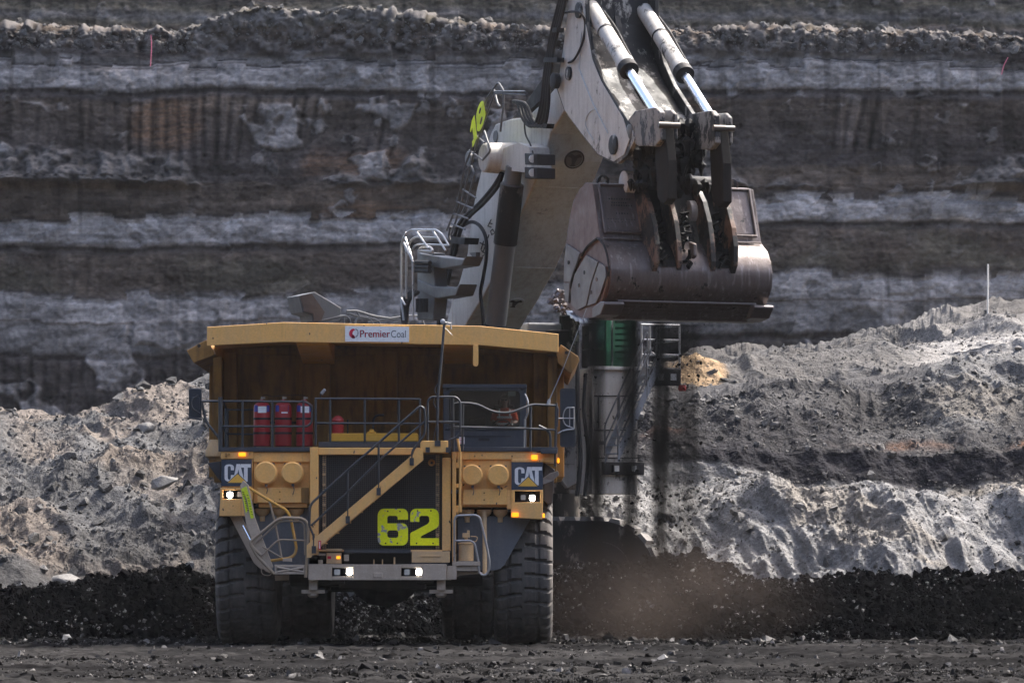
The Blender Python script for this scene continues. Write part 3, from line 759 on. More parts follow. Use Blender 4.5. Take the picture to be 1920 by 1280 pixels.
m.build('chassis', BLACK, truck, bevel=.02)

# --- wheels
def tyre(mb, c, w, r, lugs=34, seed=0):
    nA, prof = 340, []
    for v, rr in ((-.36, .60), (-.44, .68), (-.50, .80), (-.495, .885), (-.47, .935), (-.455, .965), (-.43, .985), (-.40, .995), (-.34, 1.0), (-.29, 1.0), (-.26, 1.0), (-.25, 1.0), (-.24, 1), (-.2, 1.0), (-.14, 1.0), (-.08, 1.0), (-.02, 1.0)):
        prof.append((v, rr))
    prof = prof + [(-v, rr) for v, rr in prof[::-1]]
    rings = []
    for v, rr in prof:
        ring = []
        for i in range(nA):
            a = 2 * math.pi * i / nA
            g = ((a * lugs / (2 * math.pi) + .85 * abs(v) * (1 if v > 0 else 1) + (.5 if v > 0 else 0) + .05 * math.sin(9 * v)) % 1.0)
            depth = 0.0
            if rr > .88 and abs(v) > .05 and g < .20: depth = .050 * min(1, (rr - .88) / .08)
            if .235 < abs(v) < .262: depth = max(depth, .03)
            q = (rr - depth) * r
            ring.append(Vector((c.x + v * w, c.y - math.cos(a) * q, c.z + math.sin(a) * q)))
        rings.append(ring)
    mb.loft(rings, cap=False)
    mb.loft([rings[-1], rings[0]], cap=False)
def wheel(cx, cy, w, r, outer, dual=False):
    c = Vector((cx, cy, r - .03)); s = 1 if outer > 0 else -1
    m = MB()
    m.lathe(c + Vector((s * w * .40, 0, 0)), (-s, 0, 0), [(0, .57 * r), (.05, .57 * r), (.08, .52 * r), (.30, .46 * r), (.32, .22 * r), (.12, .20 * r), (.06, .12 * r)], 32)
    m.cyl(c + Vector((-w * .4, 0, 0)), c + Vector((w * .4, 0, 0)), .5 * r, n=32)
    for k in range(14):
        a = 2 * math.pi * k / 14; q = c + Vector((s * (w * .40 - .28), math.cos(a) * .30 * r, math.sin(a) * .30 * r))
        m.cyl(q, q + Vector((s * .07, 0, 0)), .035, n=6)
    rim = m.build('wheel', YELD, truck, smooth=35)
    t = MB(); tyre(t, c, w, r); t.build('tyre', RUBBER, rim, smooth=28)
wl, wr = XT(463.5, 1.5), XT(981, 1.5)
wheel(wl, 102.55, 1.36, 1.78, -1); wheel(wr, 102.55, 1.32, 1.78, 1)
rl = T(622, 1150, 7.2).x; rr_ = T(827, 1150, 7.2).x
for xx, s in ((rl - .62, 1), (rl - 1.98, -1), (rr_ + .62, -1), (rr_ + 1.98, 1)):
    wheel(xx, 108.3, 1.22, 1.76, s)

# --- front modules below the deck
m = MB()
rect(m, 414, 846, 475, 860, .27, 1.9); rect(m, 475.2, 847, 597, 866, .30, 1.85)
rect(m, 475.2, 866.2, 581, 943, .36, 1.6); rect(m, 416, 860.2, 474, 914, .30, 1.7)
# left lamp housing with a recess
rect(m, 413, 914.2, 474, 918, .22, 1.5); rect(m, 413, 918.2, 418, 935, .22, 1.2); rect(m, 461, 918.2, 474, 935, .22, 1.2)
ex(m, [(413, 935.2), (474, 935.2), (462, 967), (411, 967)], .22, 1.2)
rect(m, 482, 914, 565, 942, .24, .355); rect(m, 485, 943.2, 576, 951, .36, 1.2)
modl = m.build('deck_module', YEL, truck, bevel=.012)
m = MB(); rect(m, 418.2, 918.2, 460.8, 934.8, .55, 1.1); m.build('lamp_recess', BLACK, modl)
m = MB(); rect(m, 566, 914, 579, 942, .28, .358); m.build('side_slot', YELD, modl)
m = MB()
rect(m, 847, 846, 1000, 861, .30, 1.85); rect(m, 1000.2, 848, 1045, 866, .30, 1.4, ); rect(m, 862, 861.2, 959, 950, .36, 1.6); rect(m, 959.2, 860, 1019, 866, .26, 1.6)
rect(m, 959.2, 866.2, 1018, 918, .30, 1.7)
rect(m, 958, 918.2, 1018, 920, .22, 1.4); rect(m, 958, 920.2, 965, 941, .22, 1.2); rect(m, 1013, 920.2, 1018, 941, .22, 1.2)
ex(m, [(958, 941.2), (1018, 941.2), (1017, 973), (958, 970)], .22, 1.2)
rect(m, 868, 917, 950, 946, .24, .355); rect(m, 950.2, 919, 962, 954, .26, .355)
modr = m.build('deck_module', YEL, truck, bevel=.012)
m = MB(); rect(m, 965.2, 920.2, 1012.8, 940.8, .55, 1.1); m.build('lamp_recess', BLACK, modr)
for px, py in ((424, 851), (424, 855), (430, 851), (468, 851), (525, 922), (525, 936), (908, 924), (908, 937), (890, 855), (960, 855)):
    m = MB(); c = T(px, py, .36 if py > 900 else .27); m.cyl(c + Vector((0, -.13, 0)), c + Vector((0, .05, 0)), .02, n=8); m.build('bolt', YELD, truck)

# air cleaners
for cx, cy, r in ((498, 886, 22), (548, 886, 21.5), (885, 890, 20.5), (934, 890, 21)):
    m = MB()
    c = T(cx, cy, .10); q = r / 85
    m.lathe(c, (0, 1, 0), [(0, q * .2), (.0, q * .86), (.02, q * .93), (.035, q * .94), (.04, q), (.08, q), (.085, q * .97), (.26, q * .97)], 40)
    ac = m.build('air_cleaner', YEL, truck, smooth=30)
    k = MB(); e = T(cx + 1, cy + r, .10); k.box(e + Vector((0, .06, -.01)), (.06, .05, .07)); k.tube([e + Vector((0, .05, 0)), e + Vector((.03, .0, -.12)), e + Vector((.01, .02, -.2))], .01, 6)
    k.build('clasp', RAILM, ac)
    for a in (50, 130):
        k = MB(); k.box(c + Vector((math.cos(R(a)) * q, .1, math.sin(R(a)) * q)), (.05, .06, .05)); k.build('clasp', RAILM, ac)
for cx, cy in ((492, 953), (524, 953), (556, 953), (876, 955), (908, 955), (938, 955)):
    m = MB(); c = T(cx, cy, .62)
    m.lathe(c, (0, 0, -1), [(0, .155), (.03, .17), (.06, .155), (.09, .15), (.14, .10), (.17, .06), (.28, .055)], 24)
    m.build('dust_cup', TAN, truck, smooth=40)

# emblem panels
def emblem(x0, y0, x1, y1, dy, ux, vx):
    m = MB(); W_, H_ = x1 - x0, y1 - y0
    rect(m, x0, y0, x1, y1, dy, dy + .025, 0)
    f = lambda x, y: T(x0 + W_ * x, y1 - H_ * y + 0, dy - .004)
    f2 = lambda x, y: T(x0 + W_ * x, y1 - H_ * y + 0, dy - .008)
    C = arc(.26, .72, .155, .10, 0, 180, 8) + arc(.26, .30, .155, .13, 180, 360, 8) + [(.415, .42), (.315, .42)] + arc(.26, .33, .05, .09, 0, -180, 6) + arc(.26, .70, .05, .055, 180, 0, 6) + [(.315, .60), (.415, .60)]
    put2d(m, fill2d([C]), f, 1)
    Aa = [(.38, .17), (.50, .83), (.62, .83), (.76, .17), (.655, .17), (.635, .28), (.50, .28), (.48, .17)]
    put2d(m, fill2d([Aa, [(.52, .40), (.60, .40), (.56, .64)]]), f, 1)
    put2d(m, fill2d([[(.635, .83), (.97, .83), (.97, .70), (.865, .70), (.865, .17), (.745, .17), (.745, .70), (.635, .70)]]), f, 1)
    put2d(m, fill2d([[(.20, .13), (.54, .46), (.84, .13)]]), f2, 2)
    put2d(m, fill2d([[(.17, .115), (.54, .50), (.87, .115), (.84, .115), (.54, .46), (.20, .115)]]), f2, 0)
    return m.build('emblem_panel', [ENAVY, EWHITE, EYEL], truck, recalc=False)
emblem(415, 861, 472, 911, .262, 0, 0); emblem(959, 866, 1018, 918, .262, 0, 0)

# --- grille with frame
m = MB()
rect(m, 581, 838, 597, 1040, .05, .5); rect(m, 597.2, 839, 790, 852, .08, .45); rect(m, 829, 858, 845, 1032, .05, .5); rect(m, 597.2, 1030, 829, 1034, .15, .4)
frame = m.build('grille_frame', YEL, truck, bevel=.012)
m = MB(); rect(m, 597, 852, 829, 1030, .50, .62); m.build('radiator_core', BLACK, truck)
m = MB()
for k in range(46):
    y = 854 + k * 3.85; rect(m, 598, y, 828.5, y + 1.0, .22, .235)
for k in range(60):
    x = 600 + k * 3.85; rect(m, x, 853, x + .9, 1030, .20, .214)
m.build('grille', GRIL, truck)
for x, xa in ((607, 604), (820, 817)):
    m = MB(); rect(m, xa, 853, xa + 8, 1029, .23, .26)
    for k in range(8): m.lathe(T(x, 870 + k * 19, .17), (0, 1, 0), [(0, .03), (.062, .04)], 8)
    m.build('grille_hinge', TAN, truck)
# fleet number
def six(x, y, w, h):
    o = arc(x + w * .82, y + h * .84, w * .18, h * .16, 0, 90) + arc(x + w * .20, y + h * .80, w * .20, h * .20, 90, 180) + arc(x + w * .20, y + h * .18, w * .20, h * .18, 180, 270) + arc(x + w * .80, y + h * .18, w * .20, h * .18, 270, 360) + arc(x + w * .82, y + h * .44, w * .18, h * .16, 0, 90)
    o += [(x + w * .32, y + h * .60)] + arc(x + w * .40, y + h * .75, w * .08, h * .055, 180, 90) + arc(x + w * .58, y + h * .75, w * .08, h * .055, 90, 0) + [(x + w * .66, y + h * .70), (x + w, y + h * .70)]
    hole = rrect(x + w * .32, y + h * .21, x + w * .68, y + h * .41, w * .08)
    return [o, hole]
def two(x, y, w, h):
    o = [(x, y + h * .64), (x, y + h * .78)] + arc(x + w * .2, y + h * .82, w * .20, h * .18, 180, 90) + arc(x + w * .8, y + h * .80, w * .20, h * .20, 90, 0)
    o += arc(x + w * .72, y + h * .60, w * .28, h * .18, 0, -60) + [(x + w * .40, y + h * .26), (x + w * .36, y + h * .20), (x + w, y + h * .20), (x + w, y), (x, y), (x, y + h * .22)]
    o += arc(x + w * .25, y + h * .30, w * .25, h * .10, 180, 120) + [(x + w * .60, y + h * .58)] + arc(x + w * .58, y + h * .68, w * .09, h * .08, -40, 0) + arc(x + w * .58, y + h * .75, w * .08, h * .055, 0, 90) + arc(x + w * .40, y + h * .75, w * .08, h * .055, 90, 180) + [(x + w * .32, y + h * .64)]
    return [o]
def numplate(name, outl, fnm, mat, parent, depth):
    m = MB(); vs, fs = fill2d(outl)
    a = [fnm(x, y) for x, y in vs]; b = [p + depth for p in a]; n = len(a)
    m.add(a, fs); m.add(b, [f[::-1] for f in fs])
    for o in outl:
        q = [fnm(x, y) for x, y in o]; k = len(q)
        m.add(q + [p + depth for p in q], [(i, (i + 1) % k, k + (i + 1) % k, k + i) for i in range(k)])
    return m.build(name, mat, parent)
LIMEW = paint('worn_lime_number', (.92, .95, .004), (.5, .52, .2), .10, .5, 4, .3)
nt = LIMEW.node_tree; b = nt.nodes['Principled BSDF']
src = b.inputs['Base Color'].links[0].from_socket
chip = ramp(nt, noise(nt, 3.1, 5, .55, pos(nt)), [(.565, 0.0), (.575, 1.0)])
nt.links.new(mix(nt, chip, src, (.36, .36, .34)), b.inputs['Base Color'])
fnum = lambda x, y: T(x, y, .16)
numplate('fleet_number', [[(x, 953 + 1022 - y) for x, y in o] for o in six(708, 953, 57, 69)], fnum, LIMEW, truck, Vector((0, .02, 0)))
numplate('fleet_number', [[(x, 953 + 1022 - y) for x, y in o] for o in two(769, 953, 54, 69)], fnum, LIMEW, truck, Vector((0, .02, 0)))
for px, py in ((727, 958), (750, 958), (723, 1018), (745, 1018), (783, 957), (808, 957), (781, 1018), (812, 1018)):
    m = MB(); c = T(px, py, .155); m.cyl(c, c + Vector((0, .02, 0)), .018, n=8); m.build('bolt', BLACK, truck)
m = MB(); m.lathe(T(809, 867, .02), (0, 1, 0), [(0, .075), (.02, .078), (.12, .03), (.2, .03)], 20, cap=False); m.build('horn', YEL, truck, smooth=40)

# --- stairs across the grille
m = MB()
stpoly = [(793, 841), (794, 862), (592, 1030), (583, 1045), (575, 1045), (575, 1022), (583, 1014), (776, 850), (780, 841)]
ex(m, stpoly, -.52, -.47); 
ex(m, [(793, 845), (794, 862), (600, 1026), (600, 1010)], .0, .03)
for k in range(9):
    t = (k + .5) / 9; c = (T(590, 1028, -.25) * (1 - t) + T(788, 852, -.25) * t)
    m.box(c, (.30, .42, .03))
stairs = m.build('stairs', YEL, truck, bevel=.006)
m = MB()
rect(m, 788, 826, 840, 848, -.5, .35)
m.build('stair_landing', YEL, truck, bevel=.012)
m = MB()
rail(m, [(580, 985, -.5), (581, 946, -.5), (652, 881, -.5), (788, 761, -.5), (796, 766, -.5), (797, 780, -.5), (797, 814, -.5), (773, 845, -.5), (772, 860, -.5)], .028)
rail(m, [(583, 985, -.5), (652, 922, -.5), (716, 858, -.5), (796, 790, -.5)], .024)
for x, y0, y1 in ((710, 828, 916), (652, 881, 969), (588, 1000, 1026)):
    rail(m, [(x, y0, -.5), (x, y1, -.5)], .026)
rail(m, [(580, 985, -.5), (588, 1004, -.5)], .024)
for x, y in ((772, 865), (710, 921), (652, 974), (588.5, 1030)): rect(m, x - 4, y - 7, x + 4, y + 7, -.56, -.52)
m.build('stair_handrail', RAILM, stairs, smooth=40)
m = MB(); rect(m, 597, 1013, 602, 1030, -.528, -.524, 0); rect(m, 598.8, 1015, 600.2, 1028, -.532, -.529, 1); m.build('warning_label', [CRED, WHITE], stairs, recalc=False)

# --- deck plate, handrails and the gate
m = MB()
rect(m, 413, 838, 597, 846, .24, 3.6); rect(m, 597.2, 828, 790, 838, .28, 3.4); rect(m, 840, 838, 1046, 846, .26, 3.6)
rect(m, 1014, 842, 1045, 850, .1, .3)
m.build('deck', NAVY, truck, bevel=.01)
m = MB()
rail(m, [(379, 752, .5), (455, 752, .3), (575, 753, .3), (585, 762, .3), (585, 790, .3), (578, 799, .3), (455, 799, .3), (412, 799, .3)])
for x in (413.5, 455, 511, 569): rail(m, [(x, 750 if x > 415 else 744, .3), (x, 846, .3)], .027 if x > 415 else .05)
rail(m, [(378, 752, .5), (386, 790, .45), (412, 822, .3)], .03)
rail(m, [(420, 756, .4), (425, 768, 2.6), (480, 768, 2.9)], .02); rail(m, [(418, 800, .4), (424, 813, 2.6), (480, 814, 2.9)], .02)
for x, d in ((423, 1.4), (427, 2.6)): rail(m, [(x, 765, d), (x, 838, d)], .024)
m.build('handrail', RAILM, truck, smooth=40)
m = MB()
rail(m, [(590, 747, .3), (787, 748, .3)]); rail(m, [(590, 793, .3), (788, 794, .3)])
for x in (592, 619, 684, 748, 787.5): rail(m, [(x, 747, .3), (x, 834, .3)], .027)
rail(m, [(602, 747, .3), (600, 737, .3), (605, 731, .3)], .012)
m.build('handrail', RAILM, truck, smooth=40)
m = MB(); m.box(T(606, 734, .3), (.07, .05, .14), Matrix.Rotation(R(40), 3, 'Y')); m.build('work_lamp', SILVER, truck, bevel=.008)
m = MB()
rail(m, [(802, 838, -.4), (802, 752, -.4), (808, 744, -.4), (855, 744, -.4), (863, 753, -.4), (863, 812, -.4), (855, 821, -.4), (842, 824, -.4), (840, 838, -.4)])
rail(m, [(802, 791, -.4), (863, 791, -.4)])
rail(m, [(848, 744, -.3), (849, 846, -.1)], .04)
for x in (802, 840): rect(m, x - 4, 838, x + 4, 848, -.56, -.505)
m.build('gate_rail', RAILM, truck, smooth=40)
m = MB()
rail(m, [(852, 757, -.3), (862, 755, -.3), (892, 756, -.2), (926, 773, -.1), (957, 774, 0), (992, 760, .15), (1000, 758, .2), (1043, 760, .3), (1046, 766, .3), (1044, 800, .3)], .027, .2)
rail(m, [(868, 755, -.2), (867, 846, -.1)], .025); rail(m, [(995, 759, .18), (994.5, 846, .2)], .027); rail(m, [(1043, 755, .3), (1041, 874, .3)], .03)
rail(m, [(850, 800, -.3), (990, 803, .15), (1043, 806, .3)], .025); rail(m, [(1010, 798, .4), (1030, 808, .4), (1032, 820, .4), (1032, 846, .4)], .03)
m.build('handrail', RAILM, truck, smooth=40)
m = MB(); rail(m, [(984, 738, 1.0), (990, 750, .9), (990, 775, .9), (985, 784, .95)], .02); rail(m, [(984, 785, 1.0), (983, 842, 1.0)], .02); m.build('grab_handle', SILVER, truck, smooth=40)

# fire suppression cylinders
for i, cx in enumerate((491, 531, 571)):
    m = MB(); c = T(cx, 836, 1.5); r = .187
    h = T(cx, 754, 1.5).z - c.z
    m.lathe(c, (0, 0, 1), [(0, r * .96), (.02, r), (h - .12, r), (h - .06, r * .92), (h - .015, r * .68), (h, r * .3), (h + .03, .05), (h + .06, .04)], 28, mi=0)
    cy_ = m.build('fire_cylinder', RED, truck, smooth=35)
    for py in (785, 812):
        b = MB(); q = T(cx, py, 1.5); b.cyl(q - Vector((0, 0, .025)), q + Vector((0, 0, .025)), r + .008, n=28); b.build('strap', BLACK, cy_, smooth=35)
    b = MB(); q = T(cx, 754, 1.5)
    b.cyl(q + Vector((0, 0, .05)), q + Vector((0, 0, .13)), .025, n=10); b.box(q + Vector((.03, 0, .10)), (.09, .04, .04))
    b.build('valve', DUSTY, cy_)
    b = MB()      # curved paper label and blue mark
    for a0, a1, py0, py1, mi in ((-25, 35, 762, 774, 0), (-62, -27, 760, 772, 1), (37, 66, 760, 772, 1)):
        if i == 1: a0, a1, mi = {0: (-10, 35, 0), 1: (-62, -27, 1)}[mi] if a0 != 37 else (37, 40, 1)
        n = 8; vs = []
        if i == 1 and mi == 0: py0, py1 = 772.5, 775
        for k in range(n + 1):
            a = R(a0 + (a1 - a0) * k / n)
            for py in (py0, py1):
                z = T(cx, py, 1.5).z; vs.append(Vector((c.x + math.sin(a) * (r + .003), c.y - math.cos(a) * (r + .003), z)))
        b.add(vs, [(2 * k, 2 * k + 2, 2 * k + 3, 2 * k + 1) for k in range(n)], mi)
    b.build('paper_label', [WHITE, paint('label_blue', (.03, .05, .28), (.1, .1, .2), .2)], cy_, recalc=False)
m = MB()
pts = [(491, 744), (497, 740), (512, 743), (531, 741), (548, 741), (556, 740), (572, 742)]
m.tube(spline([T(x, y, 1.5) for x, y in pts], 5), .008, 6)
rect(m, 476, 757, 480, 838, 1.6, 1.66); rect(m, 582, 757, 586, 838, 1.6, 1.66); rect(m, 476, 790, 586, 794, 1.72, 1.76)
m.build('cylinder_rack', BLACK, truck)
# red domed fitting, yellow hood
m = MB(); c = T(633.5, 812, 1.2)
m.lathe(c, (0, 0, 1), [(0, .13), (.26, .13), (.28, .14), (.33, .12), (.38, .07), (.40, .01)], 20); m.build('red_dome', RED, truck, smooth=35)
m = MB(); rect(m, 616, 812, 783, 827, .6, 2.6); m.lathe(T(697, 812, 1.2), (0, 0, 1), [(0, .10), (.03, .10), (.05, .05), (.09, .05)], 16); m.build('engine_hood', paint('bright_yellow_hood', (.62, .33, .03), (.3, .2, .1), .3, .5), truck, bevel=.012)
m = MB()
rail(m, [(652, 812, 1.4), (652, 786, 1.4)], .02); rail(m, [(700, 812, 1.4), (700, 786, 1.4), (706, 778, 1.4), (720, 778, 1.4)], .025)
m.build('engine_pipe', BLACK, truck)

# --- cab
def cabq(px, py, d): return T(px, py, d)
m = MB(); d0, d1 = 1.0, 2.9
rect(m, 830, 720, 988, 727.5, d0 - .06, d1)                       # roof
rect(m, 831, 806, 987, 846, d0, d1)                          # lower front panel and floor
rect(m, 831, 727.7, 839, 805.8, d0, d0 + .22); rect(m, 978, 727.7, 987, 805.8, d0, d0 + .22)
rect(m, 831, 727.7, 836, 805.8, d1 - .2, d1); rect(m, 982, 727.7, 987, 805.8, d1 - .2, d1)
rect(m, 836.2, 727.7, 981.8, 805.8, d1 - .08, d1 - .02)
ex(m, [(838, 803.5), (978, 803.5), (978, 806), (838, 806)], d0 - .02, d0 + .1)
cab = m.build('cab', NAVY, truck, bevel=.018)
m = MB()
o, i_ = rrect(838, 728, 979, 805, 8), rrect(842, 732, 975, 801, 7)
a = [T(x, y, d0 - .03) for x, y in o]; b = [T(x, y, d0 - .03) for x, y in i_]; k = len(a)
off = Vector((0, .04, 0))
m.loft([[a[j] for j in range(k)], [b[j] for j in range(k)], [p + off for p in b], [p + off for p in a], a], cap=False)
m.build('window_seal', RAILM, cab)
m = MB(); ex(m, rrect(841, 731, 976, 802, 7), d0 + .02, d0 + .03); m.build('window', GLASS, cab)
m = MB(); ex(m, [(953, 733.5), (967, 733.5), (967, 742), (953, 742)], d0 + .034, d0 + .036); m.build('window_sticker', paint('sticker', (.35, .45, .38), (.3, .3, .3), .2), cab)
m = MB(); rect(m, 855, 817, 958, 818.5, d0 - .012, d0 - .002); m.build('panel_seam', BLACK, cab)
m = MB(); ex(m, rrect(897, 821, 918, 826, 2), d0 - .012, d0 - .002); m.build('recessed_handle', BLACK, cab)
m = MB(); rect(m, 861, 819, 866, 832, d0 - .01, d0 - .003, 0); rect(m, 866.5, 819, 871, 832, d0 - .01, d0 - .003, 0)
for k in range(4): rect(m, 861.8, 821 + 3 * k, 865, 822 + 3 * k, d0 - .014, d0 - .011, 1); rect(m, 867.2, 821 + 3 * k, 870, 822 + 3 * k, d0 - .014, d0 - .011, 1)
m.build('notice_label', [WHITE, CRED], cab, recalc=False)
m = MB()       # seat, dash and steering wheel
q = T(945, 800, 1.95) + Vector((0, 0, -.18)); m.box(q + Vector((0, .05, -.05)), (.5, .5, .12)); m.box(q + Vector((0, .30, .33)), (.46, .12, .72)); m.box(q + Vector((0, .30, .73)), (.28, .1, .16))
m.build('driver_seat', BLACK, cab, bevel=.03)
m = MB(); q = T(895, 797, 1.25); m.box(q, (.40, .3, .36)); m.box(T(905, 803, 1.25), (1.5, .25, .12)); m.build('dash', BLACK, cab, bevel=.04)
m = MB(); q = T(941, 800, 1.55); axd = Vector((0, -.75, -.66)).normalized()
e1 = Vector((1, 0, 0)); e2 = axd.cross(e1)
WHC = q.copy()
m.tube([q + (e1 * math.cos(2 * math.pi * k / 28) + e2 * math.sin(2 * math.pi * k / 28)) * .21 for k in range(28)], .016, 8, closed=True)
for a in (30, 150, 270): m.cyl(q, q + (e1 * math.cos(R(a)) + e2 * math.sin(R(a))) * .2, .014, n=6)
m.cyl(q, q + axd * .35, .03, n=8); m.build('steering_wheel', BLACK, cab, smooth=40)

# mast, whip antennas
m = MB()
m.tube(fillet([T(820, 832, -.45), T(820.5, 790, -.45), T(821, 743, -.45), T(828, 668, -.45), T(833, 608, -.45)], .1), .030, 8)
rect(m, 815, 826, 826, 836, -.53, -.50); m.tube(spline([T(820, 742, -.45), T(815, 730, -.45), T(824, 715, -.45)], 5), .012, 6)
m.tube(spline([T(815, 745, -.44), T(813, 756, -.44), T(820, 768, -.44)], 5), .012, 6); m.tube(spline([T(812, 838, -.44), T(814, 815, -.44), T(818, 800, -.44)], 5), .012, 6)
mast = m.build('lamp_mast', RAILM, truck, smooth=40)
m = MB(); m.lathe(T(829, 603.5, -.45), (.25, -.9, .1), [(0, .03), (.03, .05), (.06, .06), (.07, .04)], 14); m.tube([T(833, 604, -.45), T(845, 606, -.45), T(846, 617, -.45)], .016, 6); m.build('mast_lamp', SILVER, mast, smooth=40)
m = MB(); m.tube([T(845, 612, -.4), T(848, 560, -.4)], .012, 6); m.tube([T(832, 612, -.4), T(848, 628, -.4)], .005, 5); m.build('whip_antenna', SILVER, mast)
m = MB(); m.cyl(T(1028, 758, .3), T(1030, 748, .3), .05, .03, 10); m.tube([T(1029, 752, .3), T(1055, 693, .3), T(1100, 578, .3)], [.014, .011, .006], 6); m.build('whip_antenna', SILVER, truck)

# mirrors
m = MB()
ex(m, rrect(354, 728, 378, 783, 4), .4, .48); rect(m, 359, 744, 374, 768, .36, .40)
mi = m.build('mirror', MIRROR, truck, bevel=.012)
m = MB(); rail(m, [(372, 740, .35), (358, 750, .33), (360, 765, .33), (375, 775, .35)], .015); rail(m, [(353, 783, .38), (379, 786, .38)], .02); rail(m, [(378, 752, .4), (412, 752, .35)], .02); m.build('mirror_arm', RAILM, mi, smooth=40)
m = MB()
ex(m, rrect(1050, 728, 1079, 838, 5), .5, .58)
mi = m.build('mirror', MIRROR, truck, bevel=.012)
m = MB()
o, i_ = rrect(1050, 728, 1079, 838, 5), rrect(1053, 731, 1076, 835, 4)
a = [T(x, y, .485) for x, y in o]; b = [T(x, y, .485) for x, y in i_]
off = Vector((0, .014, 0)); m.loft([a, b, [p + off for p in b], [p + off for p in a], a], cap=False)
m.build('mirror_rim', RAILM, mi)
m = MB()
rail(m, [(1077, 764, .44), (1062, 764, .42), (1057, 772, .42), (1055, 786, .42), (1060, 797, .42), (1077, 803, .44)], .014); rail(m, [(1076, 764, .44), (1076, 803, .44)], .014); rail(m, [(1055, 784, .43), (1077, 784, .43)], .014)
rail(m, [(1068, 764, .43), (1068, 800, .43)], .012); rail(m, [(1046, 812, .4), (1058, 806, .42), (1076, 804, .44)], .018); rail(m, [(1043, 784, .32), (1056, 784, .42)], .018)
m.build('mirror_arm', SILVER, mi, smooth=40)

# lamps
def lamp(px, py, w, h, dy, lit):
    m = MB(); ex(m, rrect(px - w / 2, py - h / 2, px + w / 2, py + h / 2, 2), dy, dy + .1); l = m.build('headlight', RAILM, truck)
    m = MB(); ex(m, rrect(px - w * .4, py - h * .4, px + w * .4, py + h * .4, 2), dy - .02, dy - .003); m.build('lens', LAMP if lit else LAMPOFF, l)
for a in ((431, 927, 12, 12, .3, 1), (450, 926, 12, 12, .34, 0), (981, 932, 11, 11, .3, 0), (998, 933, 12, 12, .3, 1)): lamp(*a)
for px, py, w, h, dy in ((454, 851.5, 13, 7, .2), (1002, 857, 12, 9, .18), (966, 964.5, 13, 8, .15), (1019.5, 966, 4, 8, .5), (1047, 863, 4, 9, .25)):
    m = MB(); ex(m, rrect(px - w / 2, py - h / 2, px + w / 2, py + h / 2, 1.5), dy, dy + .1); m.build('marker_lamp', AMBER, truck, bevel=.008)
m = MB(); rect(m, 998, 847, 1006, 852, .2, .26); m.build('lamp_bracket', YEL, truck)

# --- bumper and what stands on it
m = MB()
rect(m, 578, 1057, 622, 1087, -.35, .25); rect(m, 662, 1057.5, 752, 1087, -.35, .25); rect(m, 790, 1057, 837, 1087, -.35, .25)
for x0, x1 in ((622.1, 661.9), (752.1, 789.9)):
    rect(m, x0, 1057.2, x1, 1064, -.345, .25); rect(m, x0, 1080, x1, 1086.8, -.345, .25); rect(m, x0, 1064.1, x1, 1079.9, -.05, .25)
rect(m, 700, 1073, 717, 1082, -.37, -.352)
for px in (587, 827):
    rect(m, px - 8, 1087.1, px + 8, 1106, -.2, .2); m.lathe(T(px, 1106, 0), (0, 0, -1), [(0, .12), (.12, .12), (.16, .07)], 14)
    rect(m, px - 22, 1105, px + 22, 1112, -.12, -.02)
rect(m, 838, 1060, 856, 1086, -.2, .3)
bumper = m.build('bumper', DUSTY, truck, bevel=.012)
for x0, x1 in ((622.3, 661.7), (752.3, 789.7)):
    m = MB(); rect(m, x0, 1064.3, x1, 1079.7, -.10, -.052); m.build('lamp_recess', BLACK, bumper)
for a in ((632, 1072, 13, 13, -.30, 0), (655, 1071, 13, 14, -.33, 1), (763, 1072, 12, 13, -.30, 0), (785.5, 1071.5, 12, 14, -.33, 1)): lamp(*a)
m = MB(); rect(m, 600, 1034.2, 770, 1057, .5, .6); m.build('lower_grille', RAILM, truck)
m = MB()
for k in range(12): rect(m, 600, 1036 + 1.9 * k, 770, 1036.7 + 1.9 * k, .4, .42)
rect(m, 645, 1029, 770, 1036, -.1, .3); m.build('lower_grille_bar', RAILM, truck)
m = MB(); rect(m, 700, 1048, 702, 1057, -.1, -.05); rect(m, 716, 1048, 718, 1057, -.1, -.05); rect(m, 738, 1044, 741, 1057, -.1, -.05); m.build('upright_pin', TAN, truck)
m = MB(); rect(m, 772, 1033, 843, 1054, -.25, .3); rect(m, 788, 1041, 826, 1043, -.27, -.252); m.build('oil_box', TAN, truck, bevel=.014)
m = MB(); m.tube(spline([T(770, 1054, -.2), T(780, 1057, -.24), T(800, 1057, -.24), T(825, 1058, -.24), T(843, 1054, -.2)], 5), .035, 8); m.build('hose', BLACK, truck, smooth=40)
m = MB(); rect(m, 611, 1028, 641, 1033, -.15, .1); rect(m, 612, 1036, 640, 1056, -.12, .1); cbx = m.build('control_box', TAN, truck, bevel=.008)
m = MB(); rect(m, 614, 1042, 621, 1047, -.14, -.122); m.build('switch', CRED, cbx)
m = MB(); rect(m, 631, 1042, 638, 1047, -.14, -.122); m.build('switch', AMBER, cbx)
m = MB(); rect(m, 645, 1039, 654, 1051, -.12, .05); m.cyl(T(601, 1057, -.1), T(601, 1049, -.1), .05, n=10); rect(m, 598, 1037, 610, 1041, -.1, .05); m.build('fitting', DUSTY, truck, bevel=.006)

